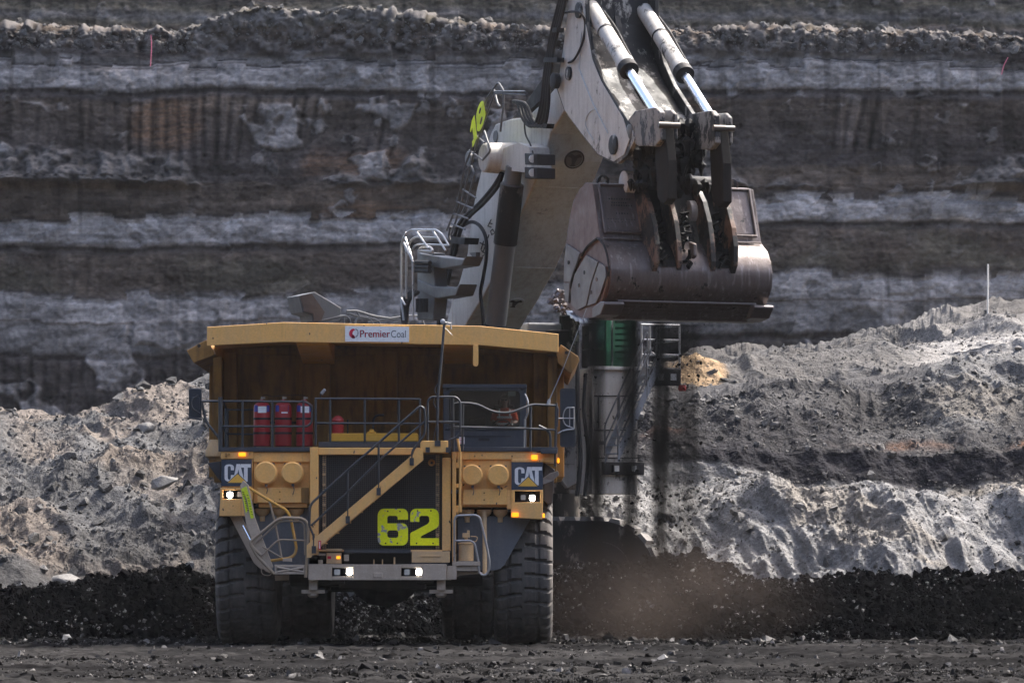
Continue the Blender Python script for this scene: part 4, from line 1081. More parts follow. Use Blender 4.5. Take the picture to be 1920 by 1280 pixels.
# --- viewer-right ladder frame, step and canister
m = MB()
rect(m, 848, 848, 855, 1056, .02, .3); rect(m, 858, 849, 866, 866, .05, .3); rect(m, 855.2, 866, 866, 877, .06, .3); rect(m, 855.2, 906, 866, 914, .06, .3); rect(m, 855.2, 947, 866, 960, .06, .3)
m.build('ladder_frame', YEL, truck, bevel=.008)
m = MB(); rail(m, [(858, 822, -.3), (860, 834, -.3), (863, 850, -.25), (862, 958, -.2), (858, 962, -.05)], .026); m.build('grab_handle', YEL, truck, smooth=40)
m = MB()
rail(m, [(852, 1055, -.15), (852, 974, -.15), (856, 966, -.15), (892, 965, -.15), (900, 970, -.15), (911, 1016, -.15), (918, 1052, -.15), (917, 1068, -.15), (912, 1077, -.15), (904, 1078, -.15), (898, 1072, -.15), (897, 1055, -.15)], .026, .10)
rail(m, [(852, 1013, -.15), (882, 1013, -.15), (890, 1018, -.15), (898, 1056, -.15)], .024)
m.build('step_handrail', SILVER, truck, smooth=40)
m = MB(); rect(m, 848, 1052, 900, 1060, -.2, .5); rect(m, 850, 1060.2, 898, 1070, -.15, .4)
ex(m, [(838, 1072), (860, 1071), (905, 1072), (905, 1075), (862, 1078), (845, 1087), (838, 1087)], 0, .3); m.build('step_plate', DUSTY, truck, bevel=.008)
m = MB(); q = T(874, 1051, .15); m.lathe(q, (0, 0, 1), [(0, .165), (.36, .165), (.37, .18), (.40, .18), (.41, .10)], 24); m.build('grease_canister', TAN, truck, smooth=35)
m = MB(); q = T(874, 1015, .15); m.cyl(q, q + Vector((0, 0, .1)), .04, n=10); m.box(q + Vector((0, 0, .14)), (.16, .1, .1)); m.box(q + Vector((.05, 0, .2)), (.06, .06, .1))
m.tube(spline([q + Vector((.05, 0, .05)), q + Vector((.2, -.03, .0)), q + Vector((.24, 0, .1)), q + Vector((.1, 0, .12))], 5), .012, 6); m.build('grease_pump', TAN, truck, bevel=.006)
m = MB(); rail(m, [(908, 958, .45), (909, 1010, .3), (909, 1076, .1)], .05); m.build('strut_pipe', TAN, truck, smooth=40)
# fenders
m = MB(); ex(m, [(858, 962), (995, 972), (946, 1058), (938, 1066), (925, 1069), (858, 1069)], .62, .68); m.build('fender', NAVY2, truck, bevel=.01)
m = MB(); ex(m, [(432, 967), (580, 950), (580, 1060), (500, 1072), (484, 1060)], .62, .68); m.build('fender', NAVY2, truck, bevel=.01)
m = MB(); ex(m, [(430, 966), (452, 966), (492, 1045), (500, 1068), (488, 1066), (476, 1055)], .45, .55); m.build('fender_brace', DUSTY, truck, bevel=.01)
m = MB(); ex(m, [(515, 1078), (541, 1077), (541, 1087), (516, 1088)], .2, .5); m.build('step_stub', DUSTY, truck)
# wide flank pieces beyond the modules
m = MB(); ex(m, [(389, 868), (414, 864), (414, 902), (408, 896)], .6, 2.0); m.build('side_flap', NAVY, truck, bevel=.01)
m = MB(); ex(m, [(1019, 866), (1040, 880), (1036, 942), (1028, 946), (1019, 935)], .9, 2.2); m.build('side_flap', NAVY, truck, bevel=.01)
m = MB()
pts = [Vector(q) for q in (T(1018, 896, .5), T(1031, 887, .5), T(1046, 882, .5), T(1048, 890, .55), T(1036, 901, .55), T(1018, 908, .5))]
m.prism(pts, (0, .05, 0)); m.build('side_step', SILVER, truck, bevel=.008)
m = MB(); q = T(402, 845, 1.6); m.lathe(q, (0, 0, -1), [(-.25, .10), (0, .2), (.12, .2), (.2, .08)], 16); m.build('tank', TAN, truck, smooth=40)

# --- swing-down boarding ladder on the viewer's left
m = MB()
ex(m, [(450, 910), (456, 900), (466, 909), (478, 970), (500, 1030), (512, 1062), (506, 1074), (497, 1070), (478, 1030), (462, 985)], -.25, -.10)
lad = m.build('boarding_ladder', DUSTY, truck, bevel=.012)
m = MB()
ex(m, [(452, 916), (462, 911), (469, 935), (476, 970), (470, 972), (463, 935), (458, 925), (465, 955), (461, 962)], -.262, -.252)
m.build('reflective_tape', LIME, lad)
m = MB()
for k in range(9):
    t = k / 8; c = T(456 + 9 * t, 922 + 34 * t, -.266); m.box(c, (.05, .003, .012), Matrix.Rotation(R(20), 3, 'Y'))
for k in range(8):
    t = k / 7; c = T(464 + 9 * t, 928 + 36 * t, -.266); m.box(c, (.035, .003, .012), Matrix.Rotation(R(20), 3, 'Y'))
m.build('tape_lettering', BLACK, lad)
LADY = paint('worn_ladder_yellow', (.52, .27, .03), (.30, .25, .19), .8, .6, 5, .3)
m = MB()
rail(m, [(462, 911, -.2), (505, 938, -.2), (539, 957, -.2), (546, 975, -.2), (556, 1028, -.2), (552, 1040, -.2), (542, 1046, -.2), (505, 1051, -.2)], .032, .12)
m.build('ladder_handrail', LADY, lad, smooth=40)
m = MB()
rail(m, [(489, 1040, -.35), (470, 1022, -.35), (470, 1014, -.35), (525, 970, -.35), (565, 971, -.35), (576, 978, -.35), (578, 1000, -.35), (575, 1050, -.35), (573, 1082, -.35)], .034, .14)
rail(m, [(479, 1018, -.33), (525, 976, -.33), (565, 977, -.33), (571, 985, -.33), (572, 1040, -.33)], .022, .1)
rail(m, [(470, 1018, -.35), (480, 1040, -.35), (515, 1076, -.35)], .034, .14)
rail(m, [(505, 938, -.2), (517, 985, -.25), (528, 1045, -.3)], .024)
rail(m, [(489, 1043, -.33), (521, 1011, -.33), (575, 1013, -.33)], .02); rail(m, [(492, 1024, -.33), (528, 1045, -.33)], .018)
m.build('ladder_handrail', paint('worn_grey_tube', (.24, .20, .16), (.36, .25, .12), .6, .6, 3, .3), lad, smooth=40)
m = MB()
rect(m, 515, 1058, 572, 1063, -.35, .2); rect(m, 515, 1071, 573, 1076, -.35, .2)
for a, b_ in (((520, 1063), (570, 1072)), ((570, 1063), (520, 1072))):
    m.tube([T(*a, -.34), T(*b_, -.34)], .028, 6)
rect(m, 515, 1063, 519, 1071, -.34, .1); rect(m, 568, 1063, 572, 1071, -.34, .1)
m.tube(spline([T(490, 1062, -.2), T(492, 1075, -.2), T(505, 1078, -.2), T(512, 1070, -.2)], 6), .012, 6)
rect(m, 530, 1046, 547, 1052, -.3, -.15)
m.build('ladder_step', DUSTY, lad, bevel=.006)
m = MB(); m.cyl(T(456, 985, -.05), T(472, 1016, -.15), .035, n=12); m.build('gas_strut', CHROME, lad)

# ------------------------------------------------------------------ driver
def person(loc):
    bm = bmesh.new(); sk = bm.verts.layers.skin.verify(); V_ = {}
    def v(n, co, r, par=None):
        x = bm.verts.new(co); V_[n] = x; x[sk].radius = (r, r * .85)
        if par: bm.edges.new((V_[par], x))
        return x
    v('pelvis', (0, 0, .12), .155); V_['pelvis'][sk].use_root = True
    v('waist', (0, .03, .28), .145, 'pelvis'); v('chest', (0, .03, .46), .165, 'waist'); v('neck0', (0, .02, .60), .075, 'chest'); v('neck', (0, 0, .66), .058, 'neck0')
    v('jaw', (0, -.03, .72), .068, 'neck'); v('face', (0, -.025, .79), .086, 'jaw'); v('crown', (0, -.01, .865), .072, 'face')
    for s in (-1, 1):
        t = 'l' if s > 0 else 'r'
        v('sh' + t, (s * .19, .03, .53), .072, 'chest'); v('el' + t, (s * .26, -.10, .30), .050, 'sh' + t); v('wr' + t, (s * .20, -.33, .27), .032, 'el' + t); v('pa' + t, (s * .185, -.385, .275), .036, 'wr' + t)
        for k in range(4):
            o = (k - 1.5) * .021
            v(f'f{k}a{t}', (s * .175, -.44, .285 + o), .0105, 'pa' + t); v(f'f{k}b{t}', (s * .155, -.46, .283 + o), .0095, f'f{k}a{t}'); v(f'f{k}c{t}', (s * .138, -.445, .28 + o), .0085, f'f{k}b{t}')
        v('tha' + t, (s * .165, -.405, .31), .0115, 'pa' + t); v('thb' + t, (s * .15, -.43, .325), .0095, 'tha' + t)
        v('hip' + t, (s * .10, -.03, .10), .105, 'pelvis'); v('kn' + t, (s * .15, -.44, .13), .070, 'hip' + t); v('an' + t, (s * .15, -.50, -.28), .048, 'kn' + t); v('to' + t, (s * .15, -.66, -.33), .042, 'an' + t)
    me = bpy.data.meshes.new('person'); bm.to_mesh(me); bm.free()
    o = bpy.data.objects.new('person', me); link(o); o.location = loc
    a = o.modifiers.new('skin', 'SKIN'); a.use_smooth_shade = True; b_ = o.modifiers.new('sub', 'SUBSURF'); b_.levels = b_.render_levels = 2
    me.materials.append(paint('skin', (.42, .24, .17), (.35, .2, .14), .2, .5, 8, .4))
    tag(o, 'truck driver in an orange safety vest and dark glasses sitting behind the windscreen', 'person')
    def child(m, n, mat, smooth=40):
        c = m.build(n, mat, None, smooth=smooth); c.parent = o; return c
    m = MB()
    prof = [(.10, .19, .165), (.2, .185, .165), (.32, .195, .17), (.44, .225, .178), (.52, .225, .155), (.585, .13, .10), (.61, .09, .085)]
    m.loft([[Vector((rx * math.cos(2 * math.pi * k / 28), .03 + ry * math.sin(2 * math.pi * k / 28), z)) for k in range(28)] for z, rx, ry in prof], cap=False)
    for s in (-1, 1):
        m.tube([(s * .18, .03, .53), (s * .225, -.03, .42), (s * .255, -.09, .32)], [.085, .075, .066], 12)
    child(m, 'vest', paint('orange_vest', (.60, .07, .02), (.4, .1, .05), .2, .7, 6, .2))
    m = MB()
    for z, r1, r2 in ((.25, .193, .17), (.40, .220, .178)): m.loft([[Vector((r1 * 1.01 * math.cos(2 * math.pi * k / 28), .03 + r2 * 1.02 * math.sin(2 * math.pi * k / 28), z + dz)) for k in range(28)] for dz in (-.025, .025)], cap=False)
    for s in (-1, 1): m.tube([(s * .115, -.145, .40), (s * .12, -.135, .5), (s * .11, -.05, .585)], .018, 6)
    child(m, 'reflective_band', WHITE)
    m = MB(); m.lathe((0, -.015, .815), (0, 0, 1), [(0, .098), (.04, .101), (.08, .088), (.105, .05), (.113, .005)], 20); m.loft([[(-.07, -.10, .83), (.07, -.10, .83), (.055, -.175, .815), (-.055, -.175, .815)], [(-.07, -.10, .84), (.07, -.10, .84), (.055, -.175, .823), (-.055, -.175, .823)]]); child(m, 'cap', paint('tan_cap', (.12, .09, .05), (.1, .08, .05), .3, .8))
    m = MB(); m.lathe((0, .012, .70), (0, 0, 1), [(0, .06), (.05, .085), (.11, .096), (.13, .09)], 18); child(m, 'hair', paint('brown_hair', (.06, .035, .02), (.05, .03, .02), .2, .6))
    m = MB()
    for s in (-1, 1): m.box((s * .035, -.118, .785), (.055, .02, .03)); m.box((s * .075, -.07, .79), (.008, .10, .012))
    child(m, 'glasses', BLACK)
    m = MB(); m.cyl((0, -.105, .775), (0, -.135, .742), .008, .016, 10); m.tube([(-.025, -.104, .715), (0, -.110, .713), (.025, -.104, .715)], .006, 6)
    for s in (-1, 1): m.box((s * .088, -.01, .765), (.016, .035, .05))
    child(m, 'face_features', paint('lips', (.36, .17, .13), (.3, .15, .12), .2, .5))
    return o
person(T(946, 803, 1.93) + Vector((0, .02, -.15)))
# ------------------------------------------------------------------ excavator
AL = R(22.0)
XU, XA, XZ = Vector((math.sin(AL), -math.cos(AL), 0)), Vector((math.cos(AL), math.sin(AL), 0)), Vector((0, 0, 1))
O0 = P(850, 600, 121.0)
def X(px, py, a=0.0): return hitplane(px, py, O0 + XA * a, XA)
EXW = paint('excavator_white', (.45, .43, .40), (.17, .15, .13), .8, .55, .9, .35)
def grimy(name, base, coal=.5, scale=1.1, spec=.35):
    m = paint(name, base, (.16, .135, .11), .7, .6, .9, spec)
    nt = m.node_tree; b = nt.nodes['Principled BSDF']; src = b.inputs['Base Color'].links[0].from_socket
    f = ramp(nt, noise(nt, scale, 8, .72, pos(nt, 1, 1, .55)), [(coal, 0.0), (coal + .06, 1.0)])
    nt.links.new(mix(nt, f, src, (.012, .0115, .011)), b.inputs['Base Color'])
    return m
EXG = grimy('excavator_white_coal_caked', (.30, .285, .26), .40, 1.5)
EXB = grimy('excavator_coal_black', (.09, .08, .072), .40, 1.5, .08)
EXS = grimy('excavator_underside', (.40, .455, .48), .625, .55)  # cool grey offsets warm light bounced onto the underside
STEELG = paint('excavator_dark_grey', (.075, .078, .082), (.13, .12, .11), .5, .5, 1.5, .4)
BUCK = paint('worn_bucket_steel', (.125, .103, .096), (.068, .044, .036), 1.0, .42, 1.1, .5, .45)
nt = BUCK.node_tree; b = nt.nodes['Principled BSDF']; src = b.inputs['Base Color'].links[0].from_socket
sc_ = ramp(nt, noise(nt, 1.0, 4, .6, pos(nt, 9, 9, .7)), [(.56, 0.0), (.72, .55)])
sp_ = ramp(nt, noise(nt, 2.6, 7, .7, pos(nt, 1, 1, .6)), [(.61, 0.0), (.64, .9)])
nt.links.new(mix(nt, sp_, mix(nt, sc_, src, (.30, .27, .26)), (.012, .011, .010)), b.inputs['Base Color'])
BUCKP = paint('bucket_wear_plate', (.12, .105, .105), (.12, .09, .08), .6, .42, 2, .5, .5)
BRUST = grimy('bucket_rust', (.13, .07, .046), .43, 2.2)
CAKE = paint('caked_coal_lumps', (.006, .0058, .006), (.012, .011, .010), .4, .6, 3, .12)
exc = empty('excavator', Vector((O0.x + .5, 121.5, 0)), 'huge grimy white backhoe excavator number 18 with raised boom and hanging bucket', 'excavator')

def slab(mb, pts, a0, w, mi=None):
    f = [X(x, y, a0) for x, y in pts]; ws = w if isinstance(w, (list, tuple)) else [w] * len(pts)
    return mb.loft([f, [p + XA * q for p, q in zip(f, ws)]], mi=mi)

# boom
m = MB()
boomL = [(828, 640), (846, 570), (862, 525), (876, 475), (884, 405), (894, 352), (906, 305), (919, 253), (929, 233), (955, 224), (987, 220), (1020, 190), (1045, 160), (1080, 150), (1076, 180)]
boomR = [(1055, 212), (1032, 250), (1019, 300), (998, 350), (976, 400), (955, 452), (935, 500), (915, 536), (903, 560), (884, 590), (868, 618), (850, 650), (838, 680)]
slab(m, boomL + boomR + [(805, 690)], 0, 1.62)
boom = m.build('boom', [grimy('boom_white', (.47, .45, .42), .64, .7)], exc, bevel=.035)
# added thin plate: cool tint against warm bounce light, put into the underside's colour
m = MB()
for i in range(len(boomR) - 1):
    a, b = X(*boomR[i]), X(*boomR[i + 1]); n = (b - a).cross(XA).normalized()
    if n.y > 0: n = -n
    o = n * .012
    q = [a + XA * .05 + o, a + XA * 1.57 + o, b + XA * 1.57 + o, b + XA * .05 + o]
    m.add(q, [(0, 1, 2, 3)])
m.build('underside_tint_plate', EXS, boom)
def underside_disc(px, py, r, name, mats):
    best = None
    for i in range(len(boomR) - 1):
        a, b = X(*boomR[i]), X(*boomR[i + 1]); n = (b - a).cross(XA).normalized()
        if n.y > 0: n = -n
        h = hitplane(px, py, a, n); t = (h - a).dot((b - a)) / (b - a).length_squared
        if -.001 <= t <= 1.001: best = (h, n, (b - a).normalized())
    h, n, d = best; e1 = XA; e2 = d
    m = MB(); c = h + n * .02
    m.lathe(c, n, [(0, r), (.025, r), (.03, r * .86), (.022, r * .84)], 36, cap=False, mi=0)
    def f(x, y): return c + n * .012 + e1 * x * r - e2 * y * r
    put2d(m, fill2d([arc(0, 0, .84, .84, 0, 359, 40)]), lambda x, y: c + n * .004 + e1 * x * r - e2 * y * r, 1)
    put2d(m, fill2d([[(-.74, .30), (-.45, .62), (.0, .40), (.45, .60), (.72, .28), (.3, .16), (.16, -.5), (.34, -.76), (-.3, -.78), (-.14, -.5), (-.3, .14)]]), f, 2)
    m.build(name, mats, boom, recalc=False)
underside_disc(1076, 298, .27, 'access_cover', [BLACK, STEELG, BLACK])
underside_disc(965, 567, .27, 'access_cover', [EXS, EXS, BLACK])
m = MB()
for i in (3, 6, 9):
    a = X(*boomR[i]); 
    m.tube([a + Vector((0, -.02, 0)), a + XA * 1.6 + Vector((0, -.02, 0))], .014, 6)
m.build('weld_seam', EXS, boom)
# pin bosses on the left side
for px, py, r, a, mat in ((930, 256, .16, -.03, STEELG), (940, 300, .20, -.95, STEELG)):
    m = MB(); c = X(px, py, 0); c = c + XA * a
    m.lathe(c, XA, [(0, r * .9), (.02, r), (.06 - a if a > -.1 else .1, r)], 28); m.build('pin_boss', mat, boom, smooth=35)
# clevis cover for the boom cylinder
m = MB(); c = X(968, 298, 0)
m.lathe(c - XA * .92, XA, [(0, .34), (.04, .38), (.9, .42)], 36)
slab(m, [(938, 318), (944, 278), (972, 268), (992, 276), (998, 325)], -.55, .549)
m.build('cylinder_cover', EXW, boom, smooth=35)
# boom cylinder
m = MB()
p0, p1 = X(964, 312, -.42), X(926, 640, -.42)
k = (p1 - p0)
m.lathe(p0, k, [(0, .22), (k.length * .10, .22), (k.length * .10, .30), (k.length * .44, .30), (k.length * .45, .27), (k.length, .27)], 28)
cyl = m.build('boom_cylinder', STEELG, exc, smooth=35)
m = MB(); m.cyl(p0 + k * .105, p0 + k * .44, .306, n=28, cap=False); m.build('oily_sleeve', EXB, cyl, smooth=35)
for t in (.90, .94, .97):
    m = MB(); m.cyl(p0 + k * t, p0 + k * (t + .012), .285, n=28); m.build('gland_ring', BLACK, cyl, smooth=35)
# work lights on the boom shoulder
for y0, y1 in ((287, 309), (313, 335)):
    m = MB(); slab(m, [(983, y0), (1007, y0 + 2), (1007, y1), (984, y1)], -1.0, .5); w = m.build('work_light', BLACK, exc, bevel=.02)
    m = MB(); c = X(995, (y0 + y1) / 2 + 1, -1.0); m.cyl(c + XU * .16 - XA * .02, c + XU * .2 - XA * .02, .10, n=16); m.build('lens', LAMPOFF, w)

# stick
m = MB()
stk = [(1071, -90), (1067, -20), (1064, 20), (1060, 62), (1054, 96), (1049, 130), (1043, 166), (1057, 207), (1088, 250), (1120, 290), (1140, 302), (1158, 307), (1176, 292), (1190, 262), (1184, 238), (1172, 219), (1151, 186), (1130, 152), (1113, 112), (1104, 75), (1099, 42), (1097, -20), (1096, -90)]
slab(m, stk, -.18, .12)
m.prism([X(x, y, -.18) + XA * 1.88 for x, y in stk], XA * .12)
inner = [(1073, -89), (1066, 22), (1062, 62), (1052, 132), (1047, 166), (1060, 207), (1090, 248), (1122, 287), (1150, 300), (1170, 290), (1168, 222), (1147, 188), (1127, 154), (1110, 114), (1101, 76), (1096, 42), (1093, -89)]
slab(m, inner, -.055, 1.75, 0)
stick = m.build('stick', EXG, exc, bevel=.02)
# clean outer plate on the viewer's side
m = MB()
slab(m, [(1070, -88), (1065, 20), (1055, 97), (1050, 130), (1045, 166), (1058, 206), (1089, 249), (1121, 289), (1150, 303), (1170, 290), (1180, 262), (1168, 222), (1126, 152), (1110, 112), (1097, 42), (1094, -88)], -.20, .018)
m.build('side_plate', grimy('stick_side_white', (.47, .45, .415), .585, 1.0), stick, bevel=.008)
for px, py, r in ((1087, 20, .20), (1152, 272, .24), (1068, 138, .17)):
    m = MB(); c = X(px, py, -.20); m.lathe(c - XA * .08, XA, [(0, r * .6), (.02, r), (.08, r)], 28); m.build('pin_boss', EXG, stick, smooth=35)
m = MB()    # stiffener rib and weld lines on the plate
m.tube([X(1090, 60, -.21), X(1086, 130, -.21), X(1112, 195, -.21), X(1140, 250, -.21)], .018, 6); m.tube(spline([X(1112, 262, -.21), X(1098, 235, -.21), X(1104, 212, -.21), X(1118, 204, -.21)], 6), .012, 6)
m.build('weld_seam', EXS, stick)
# middle web between the bucket cylinders
m = MB()
slab(m, [(1147, -90), (1152, 30), (1164, 100), (1190, 160), (1215, 210), (1238, 232), (1150, 240), (1100, 60), (1096, -90)], .75, .16)
m.build('web_plate', EXG, stick, bevel=.015)
m = MB()
for y, a0, a1 in ((2, .1, 1.6), (-14, .2, 1.5)): m.tube([X(1104, y, a0), X(1104, y, a1)], .09, 12)
m.lathe(X(1118, -6, .72), (XU * .6 - XZ), [(0, .28), (.3, .30), (1.3, .28), (1.5, .16)], 24)
m.build('crossbar', EXB, stick, smooth=35)

# bucket cylinders with chrome rods
def bcyl(p, q, rod_end, a):
    P0, P1, P2 = X(*p, a), X(*q, a), X(*rod_end, a); k = P1 - P0
    m = MB(); L = k.length
    m.lathe(P0 - k * .12, k, [(0, .1), (.05, .20), (L * 1.0, .20), (L * 1.02, .235), (L * 1.10, .235), (L * 1.12, .15)], 28)
    c = m.build('bucket_cylinder', grimy('cylinder_paint', (.42, .40, .365), .57, 1.6), exc, smooth=35)
    m = MB(); m.cyl(P1 - k * .03, P2, .112, n=24); m.build('rod', CHROME, c, smooth=35)
    m = MB(); m.cyl(P1 - k * .03, P1 + k * .05, .245, n=24); m.build('gland_ring', BLACK, c, smooth=35)
    m = MB(); m.cyl(P0 + k * .35, P0 + k * .37, .212, n=24); m.build('pipe_band', BLACK, c, smooth=35)
    m = MB(); e = k.normalized(); s = XA * .20 + XU * .12
    m.tube(spline([P0 + s * 1.1, P0 + k * .3 + s * 1.3, P0 + k * .6 + s * 1.15, P1 - k * .03 + s], 6), .032, 8); m.build('feed_pipe', BLACK, c, smooth=40)
bcyl((1113, 22), (1177, 128), (1232, 215), .18)
bcyl((1214, 30), (1281, 136), (1335, 222), 1.58)

# bell-crank blocks and links at the rod ends
def linkage(dx, a0, dy):
    m = MB()
    f = lambda pts: [(x + dx, y + dy) for x, y in pts]
    plate = f([(1172, 232), (1190, 208), (1228, 201), (1236, 210), (1238, 262), (1228, 275), (1196, 274), (1176, 258)])
    slab(m, plate, a0, .16)
    return m, f
for dx, a0, dy in ((0, -.15, 0), (103, 1.27, 6)):
    m, f = linkage(dx, a0, dy)
    slab(m, f([(1240, 207), (1256, 206), (1264, 214), (1265, 262), (1256, 274), (1240, 270)]), a0 + .50, .10)
    slab(m, f([(1200, 230), (1222, 212), (1230, 240), (1222, 268), (1200, 266)]), a0 + .165, .25)
    b = m.build('bell_crank', grimy('caked_crank', (.19, .17, .15), .46, 2.5), exc, bevel=.03)
    m = MB(); c = X(1234 + dx, 234 + dy, a0 - .04); m.cyl(c, c + XA * .56, .075, n=20); m.build('pin', PINM, b, smooth=35)
    m = MB(); c = X(1178 + dx, 248 + dy, a0 - .05); m.lathe(c, XA, [(0, .14), (.02, .2), (.2, .2)], 24); m.build('pin_boss', PINM, b, smooth=35)
    m = MB()
    slab(m, f([(1226, 226), (1240, 226), (1246, 240), (1252, 300), (1253, 372), (1244, 384), (1232, 372), (1228, 300)]), a0 + .18, .24)
    m.build('bucket_link', paint('caked_link', (.014, .013, .012), (.045, .038, .032), .5, .75, 3, .06), exc, bevel=.03)
# caked coal hanging between the links
m = MB(); rr = random.Random(3)
for k in range(330):
    a = rr.uniform(.1, 1.6); x = rr.uniform(1165, 1215); y = rr.uniform(228, 350)
    q = X(x, y, 0) + XA * a; s = rr.uniform(.05, .16)
    vs = []
    for z, r in ((s, .3), (.2 * s, 1), (-.5 * s, .8), (-s * rr.uniform(1.2, 2.4), .2)):
        vs.append([q + Vector((math.cos(t + k) * s * r * rr.uniform(.7, 1.2), math.sin(t + k) * s * r * rr.uniform(.7, 1.2), z)) for t in (0, 1.26, 2.5, 3.77, 5)])
    m.loft(vs)
tag(m.build('caked_coal', CAKE, exc), kind='stuff')

# bucket, built about its left side plane
OB = P(1143, 483, 109.6)
def BX(px, py, a=0.0): return hitplane(px, py, OB + XA * a, XA)
BW = 4.30
def BR(px, py, a=0.0): return BX(px, py) + XA * a          # profile point carried along the bucket's width
def bslab(mb, pts, a0, w, mi=None):
    f = [BR(x, y, a0) for x, y in pts]; return mb.prism(f, XA * w, mi)
backp = [(1100, 342), (1112, 345), (1119, 395), (1124, 432), (1126, 447)]
shell = spline([(0, x, y) for x, y in [(1126, 447), (1137, 463), (1143, 483), (1146, 505), (1145, 530), (1141, 548), (1135, 562)]], 5)
shell = [(p.y, p.z) for p in shell]
lip = [(1135, 562), (1129, 577), (1124, 592), (1112, 600)]
outer = backp + shell[1:] + lip[1:]
inner = [(x - 4.5, y + (2 if i < 4 else -1)) for i, (x, y) in enumerate(outer)]
m = MB()
bslab(m, outer + inner[::-1], .0, BW)
bucket = m.build('bucket', BUCK, exc, smooth=25)
# side walls
side = [(1100, 342), (1086, 358), (1076, 378), (1069, 410), (1063, 450), (1060, 490), (1058, 535), (1062, 566), (1076, 586), (1092, 598), (1112, 600), (1124, 592), (1135, 562), (1145, 530), (1146, 505), (1143, 483), (1137, 463), (1126, 447), (1119, 395), (1112, 345)]
BSIDE = paint('rusty_bucket_side', (.135, .085, .075), (.075, .04, .032), 1.0, .5, 1.3, .4, .3)
m = MB(); bslab(m, side, -.02, .10); m.build('side_wall', BSIDE, bucket, bevel=.012)
m = MB(); bslab(m, side, BW - .08, .10); m.build('side_wall', BUCK, bucket, bevel=.012)
# wear plates and ribs on the visible side
m = MB()
bslab(m, [(1104, 478), (1126, 491), (1113, 530), (1104, 573), (1088, 582), (1076, 572), (1075, 545), (1082, 515)], -.075, .05); 
m.build('wear_plate', BUCKP, bucket, bevel=.01)
m = MB(); bslab(m, [(1128, 492), (1140, 500), (1141, 520), (1130, 552), (1122, 568), (1106, 574), (1115, 531)], -.075, .05); m.build('wear_plate', BUCKP, bucket, bevel=.01)
m = MB(); bslab(m, [(1066, 457), (1092, 474), (1080, 508), (1073, 529), (1061, 528), (1062, 490)], -.065, .04); bslab(m, [(1061, 531), (1072, 531), (1071, 565), (1064, 565)], -.065, .04); m.build('wear_plate', BUCKP, bucket, bevel=.01)
m = MB()
m.tube([BR(p.y, p.z, -.06) for p in spline([(0, 1124, 447), (0, 1110, 458), (0, 1098, 474), (0, 1085, 500), (0, 1076, 530), (0, 1072, 568)], 5)], .035, 6)
m.tube([BR(p.y, p.z, -.05) for p in spline([(0, 1126, 447), (0, 1138, 465), (0, 1145, 500), (0, 1141, 535), (0, 1132, 566)], 5)], .03, 6)
for px, py in ((1101, 511), (1091, 535), (1124, 524), (1114, 548), (1071, 492)):
    c = BR(px, py, -.078); m.cyl(c - XA * .008, c + XA * .02, .05, n=16)
m.build('side_rib', BRUST, bucket, smooth=40)
# lower-left tooth shrouds
for k, (x, y) in enumerate(((1074, 588), (1080, 594), (1088, 599), (1097, 602), (1107, 602))):
    m = MB(); bslab(m, [(x - 5, y - 6), (x + 3, y - 2), (x + 4, y + 4), (x - 2, y + 3)], -.12, .22); m.build('edge_shroud', paint('shroud_steel', (.42, .44, .48), (.2, .2, .2), .4, .35, 4, .5, .7), bucket, bevel=.01)
# bottom wear bars, and corner blocks
m = MB()
for k in range(5):
    t = k / 5; y0 = 563 + 7.2 * k; x0 = 1136 - 2.4 * k
    bslab(m, [(x0 + .5, y0), (x0 - 1.6, y0 + 5.6), (x0 - 6, y0 + 5), (x0 - 5, y0)], .35, BW - .7)
m.build('wear_bar', BUCK, bucket, bevel=.01)
for a in (-.12, BW - .42):
    m = MB(); bslab(m, [(1141, 565), (1142, 570), (1134, 590), (1118, 598), (1118, 578), (1134, 565)], a, .54); m.build('corner_block', BUCKP, bucket, bevel=.03)
m = MB(); m.tube([BR(1137, 563.5, .3), BR(1137, 563.5, BW - .3)], .03, 8); m.build('edge_bar', BUCKP, bucket)
# upper plates, frames and lifting eyes
for a0, w in ((.12, 1.0), (3.35, .82)):
    m = MB(); bslab(m, [(1113, 350), (1120, 395), (1125, 430), (1122, 430), (1116, 395), (1110, 350)], a0, w); pl = m.build('back_plate', BUCK, bucket)
    m = MB()
    for aa in (a0, a0 + w): m.tube([BR(1114, 346, aa), BR(1121, 395, aa), BR(1127, 436, aa)], .035, 8)
    m.tube([BR(1127, 434, a0), BR(1127, 434, a0 + w)], .035, 8); m.tube([BR(1113, 346, a0), BR(1113, 346, a0 + w)], .04, 8); m.tube([BR(1129, 447, a0 - .1), BR(1129, 447, a0 + w + .1)], .025, 8)
    m.build('plate_frame', BUCK, pl, smooth=40)
for a in (.30, 3.78):
    m = MB(); c = BR(1108, 344, a); r = .16
    ring = [c + XA * (r * math.cos(R(t))) + XZ * (r * 1.0 * math.sin(R(t)) + .06) for t in range(-20, 201, 20)]
    hole = [c + XA * (.07 * math.cos(R(t))) + XZ * (.07 * math.sin(R(t)) + .10) for t in range(-20, 201, 20)]
    m.loft([ring, hole, [p + XU * .08 for p in hole], [p + XU * .08 for p in ring], ring], cap=False, closed=False); m.build('lifting_eye', BRUST, bucket)
# stencilled lines on the left back plate
m = MB(); rr = random.Random(5)
for row, (y, n, a0, a1) in enumerate(((372, 9, .32, .92), (379, 7, .38, .8), (384, 9, .36, .95), (399, 5, .46, .82), (410, 11, .22, .98), (415, 6, .30, .85))):
    for k in range(n):
        a = a0 + (a1 - a0) * k / n; q = BR(1119 + (y - 372) * .14, y, a); w = rr.uniform(.025, .05)
        m.box(q + XU * .03, (w, .004, .035 if row < 4 else .012), Matrix.Rotation(AL, 3, 'Z'))
m.build('stencil_lettering', BLACK, bucket)
